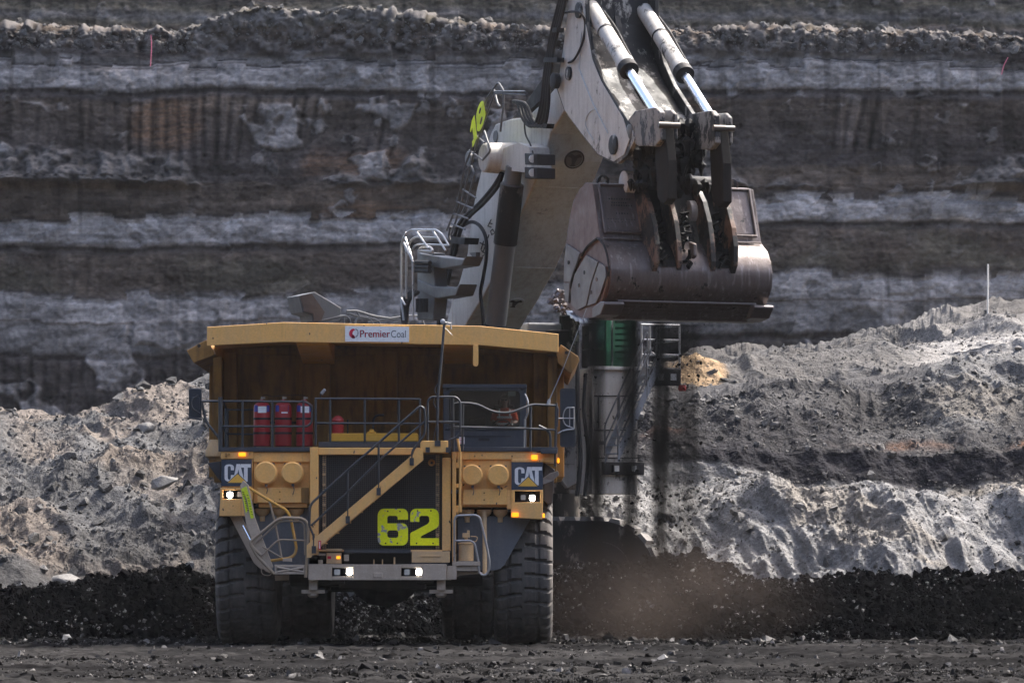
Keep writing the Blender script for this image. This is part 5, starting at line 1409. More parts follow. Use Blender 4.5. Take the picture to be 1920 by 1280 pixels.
# lug ribs running down the back
ribprof = {0: [(1098, 332), (1118, 330), (1130, 352), (1141, 385), (1149, 420), (1153, 455), (1152, 490), (1147, 507), (1140, 480), (1126, 447), (1116, 390), (1104, 345)],
           1: [(1112, 350), (1124, 352), (1133, 372), (1142, 410), (1147, 450), (1149, 485), (1147, 503), (1140, 478), (1126, 447), (1116, 390)]}
for a, k in ((1.06, 0), (1.72, 1), (2.62, 1), (3.16, 0)):
    m = MB(); bslab(m, ribprof[k], a, .13); m.build('lug_rib', BRUST, bucket, bevel=.012)
for px, py, a in ((1112, 340, .92), (1118, 392, 2.55)):
    m = MB(); c = BR(px, py, a) - XU * .05; m.lathe(c - XA * .12, XA, [(0, .22), (.03, .29), (.3, .29)], 24, mi=0); m.build('pin_boss', grimy('boss_white', (.5, .44, .40), .60, 5), bucket, smooth=35)
m = MB(); c = BR(1112, 338, 1.0); m.cyl(c, c + XA * 2.2, .19, n=20); m.build('bucket_pin', BLACK, bucket, smooth=35)
m = MB()
for a in (1.25, 1.95, 2.85):
    for k in range(16):
        q = BR(1128 + k * 1.2, 395 + k * 6.5, a + rr.uniform(-.02, .28)); m.box(q + XU * .05, (rr.uniform(.05, .16), .05, rr.uniform(.05, .25)), Matrix.Rotation(rr.uniform(0, 3), 3, (rr.random(), rr.random(), 1)))
tag(m.build('stuck_coal', CAKE, bucket), kind='stuff')
cake = [(1112, 344), (1119, 392), (1125, 430), (1128, 447), (1138, 463), (1144.5, 483), (1146.5, 496)]
for a, w in ((1.195, .52), (2.755, .40)):
    m = MB(); bslab(m, cake + [(x - 2, y + 1) for x, y in cake[::-1]], a, w); m.build('caked_coal', CAKE, bucket)
m = MB(); bslab(m, cake[:4] + [(x - 2, y + 1) for x, y in cake[:4][::-1]], 1.855, .76); m.build('caked_coal', EXB, bucket)
m = MB(); bslab(m, [(1140, 448), (1150, 452), (1151, 476), (1146, 482)], 2.12, .10); m.build('grease_guard', BUCK, bucket, bevel=.03)
# chain mat hanging at the far cutting edge
m = MB(); rr = random.Random(9)
for k in range(150):
    x = rr.uniform(1022, 1066); y = rr.uniform(545, 592)
    if (y - 545) < (1048 - x) * .9 or y > 560 + (x - 1022) * .9: continue
    q = BX(x, y, rr.uniform(.1, 1.2)); m.box(q, (.11, .07, .09), Matrix.Rotation(rr.uniform(0, 3), 3, (rr.random(), rr.random(), rr.random())))
tag(m.build('chain_mat', BUCKP, bucket), kind='stuff')

# hoses
m = MB()
for k in range(4):
    d = k * 4.0
    m.tube(spline([X(1070 - d, -40, -.3 - .04 * k), X(1056 - d, 20, -.35), X(1046 - d, 60, -.36), X(1038 - d * .8, 92, -.36), X(1034 - d, 130, -.36), X(1030 - d, 165, -.36), X(1028 - d * 1.2, 200, -.36), X(1022 - d * 1.5, 232, -.36), X(1010 - d * 1.5, 236, -.36), X(998 - d * 1.5, 222, -.36), X(986 - d * 1.2, 196, -.36), X(968 - d * .5, 190, -.36)], 6), .045, 8)
m.tube(spline([X(1060, 24, -.3), X(1075, 22, -.32), X(1090, 26, -.3), X(1097, 45, -.2), X(1092, 80, -.24), X(1078, 110, -.26), X(1066, 118, -.24)], 6), .03, 8)
m.build('hose_bundle', BLACK, exc, smooth=40)
for y in (52, 108, 232):
    m = MB(); slab(m, [(1020 if y > 60 else 1036, y), (1044 if y < 200 else 1026, y), (1044 if y < 200 else 1024, y + 9), (1018 if y > 60 else 1034, y + 9)], -.46, .2); m.build('hose_clamp', BLACK, exc)
m = MB(); c = X(1046, 152, -.3); m.lathe(c - XA * .16, XA, [(0, .14), (.02, .2), (.16, .2)], 20)
m.build('swivel', BLACK, exc, smooth=35)
m = MB(); slab(m, [(990, 186), (1030, 128), (1038, 118), (1038, 165), (985, 216), (960, 222)], .3, 1.0); m.build('guard_plate', BLACK, exc, bevel=.02)
m = MB()
for k in range(2):
    d = k * 8
    m.tube(spline([X(940 + d * .3, 325, -.5), X(925 + d, 350, -.5), X(900 + d, 380, -.5), X(878 + d, 400, -.5), X(862 + d, 418, -.5), X(853 + d, 440, -.5), X(848 + d * .8, 470, -.5), X(840 + d * .8, 500, -.5), X(830 + d, 540, -.5), X(824 + d, 590, -.5), X(820 + d, 640, -.5)], 6), .055, 8)
m.tube(spline([X(866, 424, -.45), X(884, 416, -.45), X(900, 424, -.45), X(911, 446, -.45), X(912, 480, -.45), X(906, 520, -.45), X(901, 550, -.45), X(905, 585, -.45), X(907, 620, -.45)], 6), .05, 8)
m.tube(spline([X(982, 205, -.2), X(985, 250, -.3), X(994, 270, -.4), X(1000, 290, -.5)], 6), .022, 6)
for k in range(3): m.tube(spline([X(845 + 5 * k, 425, -.4), X(842 + 5 * k, 442, -.4), X(846 + 5 * k, 452, -.4), X(850 + 5 * k, 440, -.4)], 6), .03, 6)
m.build('hose_bundle', BLACK, exc, smooth=40)
m = MB(); slab(m, [(846, 444), (872, 446), (870, 458), (845, 456)], -.62, .4); m.build('hose_clamp', BLACK, exc)

# railing and number board beside the boom
m = MB()
def xr(pts, a, r=.028): m.tube(fillet([X(x, y, a) for x, y in pts], .12), r, 8)
xr([(838, 432), (858, 380), (872, 310), (884, 280), (895, 235), (913, 185), (934, 154), (944, 170), (944, 200), (938, 247)], -1.1)
xr([(846, 440), (862, 392), (886, 296), (907, 230), (926, 180), (929, 172)], -1.1)
xr([(876, 318), (882, 308), (890, 326), (876, 380), (866, 400)], -1.1)
for a, b in (((868, 355), (892, 371)), ((857, 378), (887, 391)), ((850, 400), (878, 410)), ((846, 419), (872, 430)), ((880, 282), (905, 300)), ((888, 250), (908, 268))): xr([a, b], -1.1, .024)
xr([(929, 172), (985, 172)], -1.1, .03); xr([(927, 175), (985, 178)], -1.1, .024); xr([(926, 168), (933, 195), (938, 200)], -1.1); xr([(905, 300), (920, 283), (908, 246)], -1.1, .03)
m.build('boom_handrail', STEELG, exc, smooth=40)
def fb(x, y): return X(x, y, -1.16)
def mb_(u, v): return X(885 + 27 * u - 5 * v, 279 - 58 * u - 42 * v, -1.16)
one = [[(.06, .0), (.36, .0), (.36, .22), (.36, 1.0), (.20, 1.0), (.04, .80), (.04, .68), (.17, .74), (.17, .22), (.06, .22)]]
eight = [arc(.70, .28, .28, .28, 180, 360, 10) + arc(.70, .74, .25, .26, -10, 190, 10), arc(.70, .29, .11, .12, 0, 359, 10), arc(.70, .73, .09, .10, 0, 359, 10)]
numplate('fleet_number', one, mb_, LIME, exc, XU * -.02); numplate('fleet_number', eight, mb_, LIME, exc, XU * -.02)
# swivel valve group with cage at the boom foot
m = MB()
xr([(759, 440), (770, 431), (818, 431), (830, 440), (842, 461)], -2.0); xr([(755, 455), (762, 436)], -2.0); xr([(757, 600), (752, 558), (752, 460), (758, 440), (774, 488), (775, 600)], -2.0); xr([(762, 560), (762, 470), (756, 452), (775, 492)], -2.0)
xr([(764, 470), (770, 450), (780, 444), (824, 446)], -1.9); xr([(770, 478), (776, 462), (784, 458), (842, 460)], -1.8); xr([(779, 432), (804, 466)], -2.0); xr([(811, 432), (836, 470)], -2.0); xr([(752, 558), (760, 572)], -2.0)
m.build('cage_rail', SILVER, exc, smooth=40)
m = MB()
slab(m, [(786, 474), (828, 482), (868, 486), (874, 480), (866, 498), (830, 504), (812, 500), (784, 494)], -1.6, .5)
slab(m, [(782, 524), (812, 536), (852, 540), (862, 532), (854, 554), (820, 560), (806, 556), (782, 542)], -1.6, .5)
slab(m, [(782, 472), (812, 474), (816, 545), (812, 600), (782, 600)], -1.55, .35)
m.build('valve_bracket', STEELG, exc, bevel=.03)
m = MB()
for y in (492, 500, 507): m.tube([X(780, y, -1.75), X(806, y + 1, -1.75)], .06, 10)
for x in (784, 791, 798): m.tube([X(x, 560, -1.75), X(x, 585, -1.75)], .07, 10)
for k in range(4): m.tube(spline([X(784 - 5 * k, 548, -1.8), X(768 - 3 * k, 562, -1.8), X(763 - 3 * k, 590, -1.8), X(766 - 2 * k, 622, -1.8)], 6), .05, 8)
m.build('valve_hose', BLACK, exc, smooth=40)
m = MB(); m.tube(spline([X(785, 470, -1.75), X(792, 463, -1.75), X(806, 464, -1.75), X(812, 472, -1.75)], 6), .04, 8, True); m.build('swivel_ring', SILVER, exc, smooth=40)
m = MB(); slab(m, [(880, 474), (893, 473), (892, 490)], -.12, .11); m.build('bracket_tab', STEELG, exc)
# scrawled chalk marks on the boom flank
m = MB()
def mk(pts): m.tube([X(x, y, -.005) for x, y in pts], .018, 5)
mk([(921, 412), (918, 418), (923, 420)]); mk([(918, 418), (915, 424), (921, 426)]); mk([(924, 430), (928, 437), (922, 440), (920, 433), (924, 430)]); mk([(917, 440), (915, 446)]); mk([(900, 455), (914, 462)]); mk([(907, 452), (902, 468)]); mk([(911, 458), (906, 472)]); mk([(903, 470), (910, 476), (905, 480)])
m.build('paint_marks', BLACK, boom)

# house, cab, platform and stairs
def HB(mb, a0, a1, s0, s1, z0, z1, mi=None):
    c = O0 * 1.0; c.z = 0
    p = [c + XA * a + XU * s for a, s in ((a0, s0), (a1, s0), (a1, s1), (a0, s1))]
    return mb.prism([Vector((q.x, q.y, z0)) for q in p], (0, 0, z1 - z0), mi)
zA = lambda py, Y=120.0: P(900, py, Y).z
m = MB()
HB(m, -2.4, 4.3, -8.0, -.6, zA(925, 121), zA(700, 121)); HB(m, -2.4, 2.9, -8.0, -.6, zA(699.8, 121), zA(640, 121)); HB(m, -2.2, -.3, -.59, 1.2, zA(925, 121), zA(670, 121)); HB(m, 1.9, 2.9, -.59, .6, zA(905, 120), zA(600, 120))
m.build('house', STEELG, exc, bevel=.05)
m = MB(); HB(m, 2.4, 3.0, .61, .9, zA(925, 119.5), zA(612, 119.5)); HB(m, 3.01, 3.3, .5, .8, zA(915, 119.5), zA(640, 119.5)); m.build('house_front', EXB, exc, bevel=.03)
# rounded tower below the cab
m = MB(); c0 = X(1118, 800, 3.3); zt_, zb_ = P(1118, 692, c0.y).z, P(1118, 926, c0.y).z
base_ = [X(x, 800, a) for x, a in ((1082, 2.9), (1104, 2.9), (1110, 2.92), (1113, 2.98), (1114, 3.06))]
a_end = 4.45
base_ += [base_[-1] + XA * (a_end - 3.2), base_[0] + XA * (a_end - 2.9)]
m.prism([Vector((p.x, p.y, zb_)) for p in base_], (0, 0, zt_ - zb_))
tower = m.build('cab_base', grimy('tower_white_splashed', (.46, .43, .385), .57, .8), exc, bevel=.02)
m = MB(); pq = lambda x, y, s: hitplane(x, y, X(1118, 800, 3.3) + XU * s, XU)
m.prism([pq(1046, 686, -.1), pq(1082, 690, -.1), pq(1082, 905, -.1), pq(1064, 915, -.1), pq(1046, 890, -.1)], XU * -.2); m.build('side_panel', grimy('panel_splashed', (.30, .285, .26), .52, .9), exc, bevel=.02)
for x0, y0, x1, y1 in ((1050, 700, 1078, 770), (1050, 780, 1078, 870)):
    m = MB(); m.prism([pq(x0, y0, -.07), pq(x1, y0, -.07), pq(x1, y1, -.07), pq(x0, y1, -.07)], XU * -.028); m.build('access_door', grimy('door_splashed', (.22, .21, .195), .5, 1.2), exc, bevel=.008)
m = MB(); q = base_[4]
m.prism([Vector((p.x, p.y, zt_ - .03)) for p in [base_[4] + XU * .10 - XA * .1, base_[5] + XU * .10 + XA * .1, base_[5] - XU * .2 + XA * .1, base_[4] - XU * .2 - XA * .1]], (0, 0, .09)); m.build('cab_sill', EXW, tower, bevel=.01)
m = MB()
def tw(a, s, py): 
    c = base_[4] + XA * a + XU * s; return Vector((c.x, c.y, P(1150, py, c.y).z))
for py in (742, 806, 858):
    m = MB(); m.tube([tw(-.12, .012, py), tw(1.24, .012, py)], .016, 5); m.build('panel_seam', BLACK, tower)
for a in (.12, .68):
    m = MB(); m.tube([tw(a, .012, 745), tw(a, .012, 803)], .014, 5); m.build('panel_seam', BLACK, tower)
for a in (.22, .52, .80):
    m = MB(); c = tw(a, .02, 830); m.box(c, (.14, .04, .10), Matrix.Rotation(AL, 3, 'Z')); m.build('hinge', STEELG, tower)
m = MB(); m.tube(spline([tw(-.35, .25, 700), tw(-.42, .3, 770), tw(-.30, .3, 850), tw(-.38, .25, 930)], 6), .05, 8); m.tube(spline([tw(-.55, .2, 640), tw(-.6, .3, 760), tw(-.52, .3, 860), tw(-.6, .25, 930)], 6), .06, 8); m.build('hose_bundle', BLACK, tower, smooth=40)
m = MB()
for k in (0, 1):
    c = base_[4] + XA * (.55 + .5 * k) + XU * .12; m.box(Vector((c.x, c.y, P(1150, 878, c.y).z)), (.2, .2, .2), Matrix.Rotation(AL, 3, 'Z'))
c = base_[4] + XA * .8 + XU * .06; m.box(Vector((c.x, c.y, P(1150, 878, c.y).z)), (1.2, .1, .34), Matrix.Rotation(AL, 3, 'Z')); m.build('light_bracket', BLACK, tower, bevel=.01)
for k in (0, 1):
    m = MB(); c = base_[4] + XA * (.55 + .5 * k) + XU * .235; c = Vector((c.x, c.y, P(1150, 878, c.y).z)); m.box(c, (.13, .02, .15), Matrix.Rotation(AL, 3, 'Z')); m.build('work_light', LAMPOFF, tower)
# cab
cf = base_[4] + XU * .02; zc0, zc1 = zt_ + .07, P(1170, 585, cf.y).z
def CBX(mb, a0, a1, s0, s1, z0, z1):
    p = [cf + XA * a + XU * s for a, s in ((a0, s0), (a1, s0), (a1, s1), (a0, s1))]
    return mb.prism([Vector((q.x, q.y, z0)) for q in p], (0, 0, z1 - z0))
m = MB()
CBX(m, -.15, 1.30, -2.2, .05, zc1 + .01, zc1 + .14)
for a in (-.13, 1.20): CBX(m, a, a + .07, -.07, 0, zc0, zc1); CBX(m, a, a + .07, -2.15, -2.08, zc0, zc1)
CBX(m, -.05, .45, -2.15, -2.08, zc0, zc1); CBX(m, .5, .55, -.06, -.01, zc0, zc1)
ecab = m.build('cab', EXG, exc, bevel=.015)
m = MB(); CBX(m, -.06, .495, -.04, -.02, zc0, zc1); CBX(m, .555, 1.19, -.04, -.02, zc0, zc1); m.build('window', GREENGLASS, ecab)
m = MB(); CBX(m, 1.22, 1.24, -2.07, -.08, zc0, zc1); m.build('window', GREENGLASS, ecab)
m = MB(); CBX(m, .25, .75, -1.5, -1.0, zc0, zc0 + .5); CBX(m, .3, .7, -1.6, -1.48, zc0 + .5, zc0 + 1.15); m.build('operator_seat', BLACK, ecab, bevel=.04)
m = MB()
for k in range(7):
    z = zc0 + .2 + k * .16; CBX(m, .72, 1.1, -.3, -.26, z, z + .05)
m.build('window_guard', BLACK, ecab)
# platform with railing
m = MB(); pf = lambda a: cf + XA * a + XU * .0
CBX(m, 1.32, 2.50, -1.6, .05, zc0 - .14, zc0 - .02)
plat = m.build('platform', STEELG, exc, bevel=.01)
m = MB(); CBX(m, 1.5, 2.46, .051, .12, zc0 - .5, zc0 - .05); m.build('platform_skirt', BLACK, plat, bevel=.02)
for a in (1.78, 2.15):
    m = MB(); CBX(m, a, a + .16, .121, .15, zc0 - .36, zc0 - .18); m.build('step_light', LAMPOFF, plat)
m = MB()
def pr(pts, r=.026): m.tube(fillet([cf + XA * a + XU * s + XZ * (z + zc0 - cf.z) for a, s, z in pts], .1), r, 8)
for z in (1.12, .72, .32): pr([(1.34, .02, z), (2.48, .02, z), (2.48, -1.5, z)])
for a in (1.36, 1.9, 2.46): pr([(a, .02, 0), (a, .02, 1.12)])
pr([(2.46, -1.5, 0), (2.46, -1.5, 1.12)]); pr([(1.6, .02, 1.12), (1.6, .02, .4), (1.75, .02, .32)])
m.build('platform_rail', SILVER, plat, smooth=40)
m = MB(); c = cf + XA * 2.5 + XU * .1; m.lathe(Vector((c.x, c.y, zc0 - .48)), (0, 0, -1), [(0, .09), (.1, .11), (.16, .09)], 14); m.build('red_beacon', RED, plat, smooth=40)
# stairs down from the platform
m = MB()
PS = cf + XU * .25
s0, s1 = hitplane(1214, 690, PS, XU), hitplane(1134, 868, PS, XU)
for off in (0, .85):
    o = XU * off
    n = XZ * .36
    m.prism([s0 + o, s0 + o + n, s1 + o + n, s1 + o], XU * .05)
for k in range(11):
    c = s0 * (1 - (k + .5) / 11) + s1 * ((k + .5) / 11) + XU * .45 + XZ * .12; m.box(c, (.25, .76, .03), Matrix.Rotation(AL, 3, 'Z'))
est = m.build('stairs', paint('stair_grey_blue', (.20, .22, .25), (.15, .14, .13), .5, .55), exc)
m = MB()
for off in (0, .88):
    o = XU * off
    for h in (.55, 1.0): m.tube(fillet([s0 + o + XZ * (h * .2) , s0 + o + XZ * h, s1 + o + XZ * h, s1 + o + XZ * .2], .12), .024, 8)
    for t in (.33, .66): m.tube([s0 * (1 - t) + s1 * t + o, s0 * (1 - t) + s1 * t + o + XZ * 1.0], .024, 8)
m.build('stair_rail', STEELG, est, smooth=40)
# exhaust hood and roof railings seen over the truck
m = MB(); q = lambda x, y, a=-2.4: hitplane(x, y, O0 + XU * -3.0, XU)
hood = [q(*p) for p in ((560, 554), (590, 547), (640, 577), (638, 600), (590, 618), (584, 590), (568, 586))]
d = XU * -1.0
m.loft([hood, [p + d for p in hood]])
m.build('exhaust_hood', STEELG, exc, bevel=.02)
m = MB(); pts = [q(*p) for p in ((562, 555), (584, 551), (608, 585), (602, 600), (588, 604), (586, 588), (570, 584))]
m.prism([p + XU * .02 for p in pts], XU * .015); m.cyl(q(590, 640), q(590, 604), .22, n=14); m.build('hood_opening', paint('rusty_dark', (.05, .035, .028), (.1, .06, .04), .6, .8), exc)
m = MB()
def qr(pts, r=.028): m.tube(fillet([q(*p) for p in pts], .15), r, 8)
qr([(592, 604), (640, 592), (650, 592), (657, 600), (657, 640)]); qr([(666, 640), (666, 602), (672, 595), (690, 596), (700, 604), (700, 640)]); qr([(650, 583), (668, 582), (700, 592), (740, 598), (760, 600)]); qr([(652, 586), (664, 591), (712, 600), (716, 640)]); qr([(668, 582), (675, 595)]); qr([(645, 594), (645, 640)]); qr([(690, 604), (760, 592), (790, 592), (805, 640)])
qr([(735, 640), (735, 604), (760, 601)]); qr([(540, 640), (560, 618), (600, 606)])
m.build('roof_rail', STEELG, exc, smooth=40)

# undercarriage with two crawler tracks
def crawler(px1, Yt, w):
    m = MB(); z1 = P(1100, 972, Yt).z; z0 = .02; r = (z1 - z0) / 2
    x1 = P(px1, 1000, Yt).x; x0 = x1 - 9.0
    ax = Vector((.985, -.17, 0)); nx = Vector((.17, .985, 0)); c0 = Vector((x1, Yt, 0))
    prof = [(-r + r * math.cos(R(t)) * 1.0, z0 + r + r * math.sin(R(t)) * (1 if t < 0 else .97)) for t in range(90, -91, -9)] + [(-9 + r - r * math.cos(R(t)), z0 + r + r * math.sin(R(t))) for t in range(-90, 91, 9)]
    m.prism([c0 + ax * s + Vector((0, 0, z)) for s, z in prof], nx * w)
    tr = m.build('crawler_track', EXB, exc, bevel=.03)
    m = MB(); L = 0; P_ = [c0 + ax * s + Vector((0, 0, z)) for s, z in prof]
    k = len(P_)
    seg = [(P_[i], P_[(i + 1) % k]) for i in range(k)]; step = .42; carry = 0
    for a, b in seg:
        l = (b - a).length; e = (b - a).normalized(); n = e.cross(nx).normalized(); t = carry
        mid = c0 + ax * -4.5 + Vector((0, 0, z0 + r))
        if (a - mid).dot(n) < 0: n = -n
        while t < l:
            q = a + e * t
            m.prism([q - e * .16, q + e * .16, q + e * .12 + n * .10, q - e * .12 + n * .10], nx * w); t += step
        carry = t - l
    m.build('track_shoes', paint('coal_dusted_shoes', (.12, .11, .10), (.05, .045, .04), .7, .7), tr)
    m = MB()
    for s in (-2.6, -4.2, -5.8):
        m = MB(); m.cyl(c0 + ax * s - nx * .05 + Vector((0, 0, .5)), c0 + ax * s + Vector((0, 0, .5)), .36, n=20); m.build('roller', EXB, tr, smooth=35)
    m = MB(); m.cyl(c0 + ax * -r - nx * .06 + Vector((0, 0, z0 + r)), c0 + ax * -r + Vector((0, 0, z0 + r)), r * .6, n=28); m.build('idler_wheel', EXB, tr, smooth=35)
crawler(1228, 118.2, 1.3); crawler(1236, 123.5, 1.3)
m = MB(); c = Vector((O0.x + 1.5, 121.6, 0)); m.cyl(c + XZ * 1.0, c + XZ * (zA(925, 121) - .01), 1.9, n=36); m.box(c + XZ * 1.6, (3.6, 4.6, 1.2)); m.build('slew_ring', EXB, exc, smooth=35)

# ------------------------------------------------------------------ small things in the pit
def boulder(px, py, Y, r, sq, seed, label, group=None, colr=(.30, .285, .26), rot=0):
    rd_ = random.Random(seed); bm = bmesh.new()
    for _ in range(22):
        v = Vector((rd_.gauss(0, 1), rd_.gauss(0, 1), rd_.gauss(0, 1))).normalized() * rd_.uniform(.8, 1.0)
        bm.verts.new((v.x * sq[0] * r, v.y * sq[1] * r, v.z * sq[2] * r))
    rs = bmesh.ops.convex_hull(bm, input=bm.verts[:])
    bmesh.ops.delete(bm, geom=list({e for e in rs['geom_interior'] + rs['geom_unused'] if isinstance(e, bmesh.types.BMVert)}), context='VERTS')
    bmesh.ops.rotate(bm, verts=bm.verts[:], matrix=Matrix.Rotation(R(rot), 3, 'Y'))
    bmesh.ops.bevel(bm, geom=bm.edges[:], offset=r * .05, segments=1, affect='EDGES')
    me = bpy.data.meshes.new('boulder'); bm.to_mesh(me); bm.free()
    me.materials.append(BOULD); o = link(bpy.data.objects.new('boulder', me)); o.location = P(px, py, Y)
    return tag(o, label, 'boulder', group)
BOULD, nt, b = newmat('boulder_rock')
nt.links.new(ramp(nt, noise(nt, 2.0, 9, .7, pos(nt)), [(.3, (.09, .085, .08)), (.7, (.21, .20, .185))]), b.inputs['Base Color']); b.inputs['Roughness'].default_value = .95
bump(nt, b, noise(nt, 6, 8, .7, pos(nt)), .06)
gB = 'boulders on the upper berm'
for a in ((1517, 42, 181.2, .62, (1, .8, 1.2), 1, 'tallest pale pointed boulder standing on the upper berm of the pit wall', gB, 0), (1488, 36, 181.6, .5, (1, .8, .8), 2, 'grey block leaning close against the tall pointed boulder on the berm', gB, 15),
          (1450, 38, 181.6, .45, (1.1, .8, .6), 3, 'low flat boulder beside the leaning grey block on the berm', gB, -10), (1541, 40, 181.5, .42, (.7, .8, 1.2), 4, 'narrow upright grey boulder beside the tall pointed one', gB, 8),
          (1425, 30, 182.0, .38, (1.1, .8, .7), 5, 'small grey boulder lying behind the flat boulder at the end of the berm row', gB, 20), (1318, 22, 182.5, .5, (1.5, .8, .6), 6, 'long slanted boulder lying alone on the berm beside the excavator stick', gB, 32), (1463, 50, 181.0, .34, (1.0, .8, .7), 7, 'squat boulder in front of the flat one on the berm', gB, 0)):
    boulder(a[0], a[1], a[2], a[3], a[4], a[5], a[6], a[7], rot=a[8])
boulder(306, 904, 124.2, .46, (1.15, .9, .45), 21, 'squared pale rock block lying on the grey heap near the truck', None, rot=-14)
boulder(268, 806, 134.0, .40, (1.1, .8, .6), 22, 'pale blocky stone high on the grey spoil heap below the wall', None, rot=-20)
boulder(120, 1092, 118.2, .55, (1.3, .9, .5), 23, 'pale mound shaped stone at the heap foot above the black coal', None)
m = MB(); p0 = P(1852, 584, 149); p1 = P(1852.5, 495, 149); m.cyl(p0 - Vector((0, 0, .3)), p1, .032, .03, 10)
st_ = m.build('survey_stake', [paint('stake_white', (.75, .70, .62), (.5, .42, .3), .3, .6)]); tag(st_, 'thin pale survey stake standing on the right heap crest', 'stake')
PINK = paint('pink_tape', (.40, .09, .14), (.4, .1, .15), .2, .6)
def ribbon(pts, lab):
    m = MB(); m.tube(spline(pts, 6), .018, 6); o = m.build('marker_tape', PINK); tag(o, lab, 'marker tape', 'pink tapes on the pit wall')
ribbon([P(283, 66, 174.0), P(284, 90, 173.9), P(282, 125, 173.7)], 'thin pink tape hanging straight down the wall under the berm crest')
ribbon([P(1890, 108, 173.9), P(1882, 124, 173.8), P(1878, 140, 173.7)], 'short slanting pink tape on the topmost grey band of the wall')
# ------------------------------------------------------------------ falling coal, dust and the pit air
def volmat(name, col, dens, build):
    m = bpy.data.materials.new(name); m.use_nodes = True; nt = m.node_tree
    nt.nodes.remove(nt.nodes['Principled BSDF'])
    out = [n for n in nt.nodes if n.type == 'OUTPUT_MATERIAL'][0]
    v = nt.nodes.new('ShaderNodeVolumePrincipled'); v.inputs['Color'].default_value = (*col, 1)
    v.inputs['Anisotropy'].default_value = 0.2
    nt.links.new(v.outputs[0], out.inputs['Volume'])
    if build is None: v.inputs['Density'].default_value = dens
    else:
        f = build(nt); mm = nt.nodes.new('ShaderNodeMath'); mm.operation = 'MULTIPLY'; mm.inputs[1].default_value = dens
        nt.links.new(f, mm.inputs[0]); nt.links.new(mm.outputs[0], v.inputs['Density'])
    return m
def mth(nt, op, a, b=None):
    n = nt.nodes.new('ShaderNodeMath'); n.operation = op; n.use_clamp = op in ('SUBTRACT',)
    for s, v in zip(n.inputs, (a, b)):
        if v is None: continue
        if isinstance(v, (int, float)): s.default_value = v
        else: nt.links.new(v, s)
    return n.outputs[0]
def stream_density(nt):
    tc = nt.nodes.new('ShaderNodeTexCoord'); sp = nt.nodes.new('ShaderNodeSeparateXYZ'); nt.links.new(tc.outputs['Generated'], sp.inputs[0])
    x = mth(nt, 'MULTIPLY_ADD', sp.outputs[0], 2.0); x.node.inputs[2].default_value = -1.0
    y = mth(nt, 'MULTIPLY_ADD', sp.outputs[1], 2.0); y.node.inputs[2].default_value = -1.0
    r2 = mth(nt, 'ADD', mth(nt, 'MULTIPLY', x, x), mth(nt, 'MULTIPLY', y, y))
    core = mth(nt, 'POWER', mth(nt, 'SUBTRACT', 1.0, r2), 2.2)
    nz = ramp(nt, noise(nt, 1.0, 5, .65, pos(nt, 5.5, 5.5, .6)), [(.38, .10), (.62, 1.0)])
    zf = ramp(nt, sp.outputs[2], [(0.0, 0.0), (.22, .65), (.55, 1.0), (1.0, .9)])
    return mth(nt, 'MULTIPLY', mth(nt, 'MULTIPLY', core, nz), zf)
STREAM = volmat('falling_coal_dust', (.012, .011, .010), 14.0, stream_density)
FAINT = volmat('faint_coal_dust', (.012, .011, .010), 2.2, stream_density)
for mt in (STREAM, FAINT):
    try: mt.cycles.volume_step_rate = .12
    except Exception: pass
rs_ = np.random.default_rng(77); chips = []
for px, a, y0, y1, r, mt in ((1116, .15, 596, 1165, .33, STREAM), (1181, 1.05, 600, 1150, .30, STREAM), (1238, 1.9, 604, 1140, .31, STREAM), (1292, 2.7, 608, 1080, .34, FAINT), (1270, 2.3, 608, 1110, .9, FAINT)):
    top = P(px, y0, 109.9 + .3 * a); zb = P(px, y1, 109.9).z
    m = MB(); n = 20; L = top.z - zb
    m.loft([[Vector((top.x + math.cos(2 * math.pi * k / n) * r, top.y + math.sin(2 * math.pi * k / n) * r, z)) for k in range(n)] for z in (zb, top.z)])
    o = m.build('coal_dust', mt); tag(o, 'dark streak of coal dust falling straight down from the raised bucket', 'falling coal', 'streaks of falling coal dust', 'stuff')
    c = rs_.normal(0, 1, (200, 3)); c[:, 0] = top.x + c[:, 0] * r * .55; c[:, 1] = top.y + c[:, 1] * r * .6; c[:, 2] = zb + L * rs_.random(200)
    chips.append(c)
chips = np.concatenate(chips)
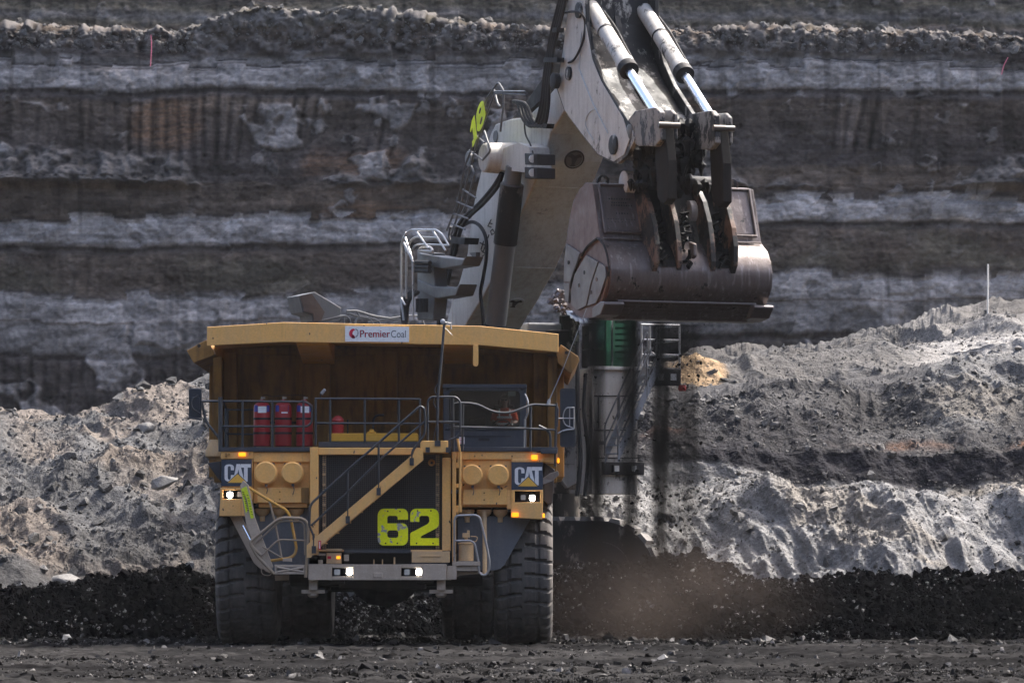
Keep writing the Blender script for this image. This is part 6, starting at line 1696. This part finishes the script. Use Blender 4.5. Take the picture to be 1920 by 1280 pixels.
scatter('falling_coal', chips, psize(len(chips), .012, .065, 2.2), COALM, grey(len(chips), [.004, .004, .004], .4), 15, 'small coal chips dropping from the bucket through the air', 'falling coal')
def puff(nt):
    tc = nt.nodes.new('ShaderNodeTexCoord'); mp = nt.nodes.new('ShaderNodeMapping'); mp.inputs['Location'].default_value = (-1, -1, -1); mp.inputs['Scale'].default_value = (2, 2, 2)
    nt.links.new(tc.outputs['Generated'], mp.inputs[0])
    ln = nt.nodes.new('ShaderNodeVectorMath'); ln.operation = 'LENGTH'; nt.links.new(mp.outputs[0], ln.inputs[0])
    f = mth(nt, 'POWER', mth(nt, 'SUBTRACT', 1.0, ln.outputs['Value']), 1.3)
    return mth(nt, 'MULTIPLY', f, ramp(nt, noise(nt, .7, 5, .6, pos(nt)), [(.30, .25), (.75, 1.0)]))
DUST = volmat('brown_dust', (.19, .155, .135), .26, puff)
try: DUST.cycles.volume_step_rate = .2
except Exception: pass
def puffball(px, py, Y, rx, ry, rz, label):
    c = P(px, py, Y); m = MB(); rings = []
    for i in range(1, 12):
        a = math.pi * i / 12
        rings.append([c + Vector((rx * math.sin(a) * math.cos(2 * math.pi * k / 20), ry * math.sin(a) * math.sin(2 * math.pi * k / 20), rz * math.cos(a))) for k in range(20)])
    m.loft(rings); tag(m.build('dust_cloud', DUST), label, 'dust', None, 'stuff')
puffball(1225, 1130, 108.4, 4.6, 2.6, 2.2, 'brown dust drifting low over the coal heap under the bucket')

HZ = volmat('pit_air', (.84, .87, .93), .00005, None)
m = MB(); m.box((0, 84, 28), (880, 500, 60))
bpy.context.view_layer.update()
lo = min((o.matrix_world @ Vector(c)).z for o in sc.objects if o.type == 'MESH' for c in o.bound_box); hi = max((o.matrix_world @ Vector(c)).z for o in sc.objects if o.type == 'MESH' for c in o.bound_box)
m = MB(); m.box((0, 160, (lo - 1 + hi + 1) / 2), (1100, 700, hi - lo + 2))
tag(m.build('haze', HZ), 'thin dusty air filling the pit', 'haze', None, 'stuff')
print('haze', lo, hi)
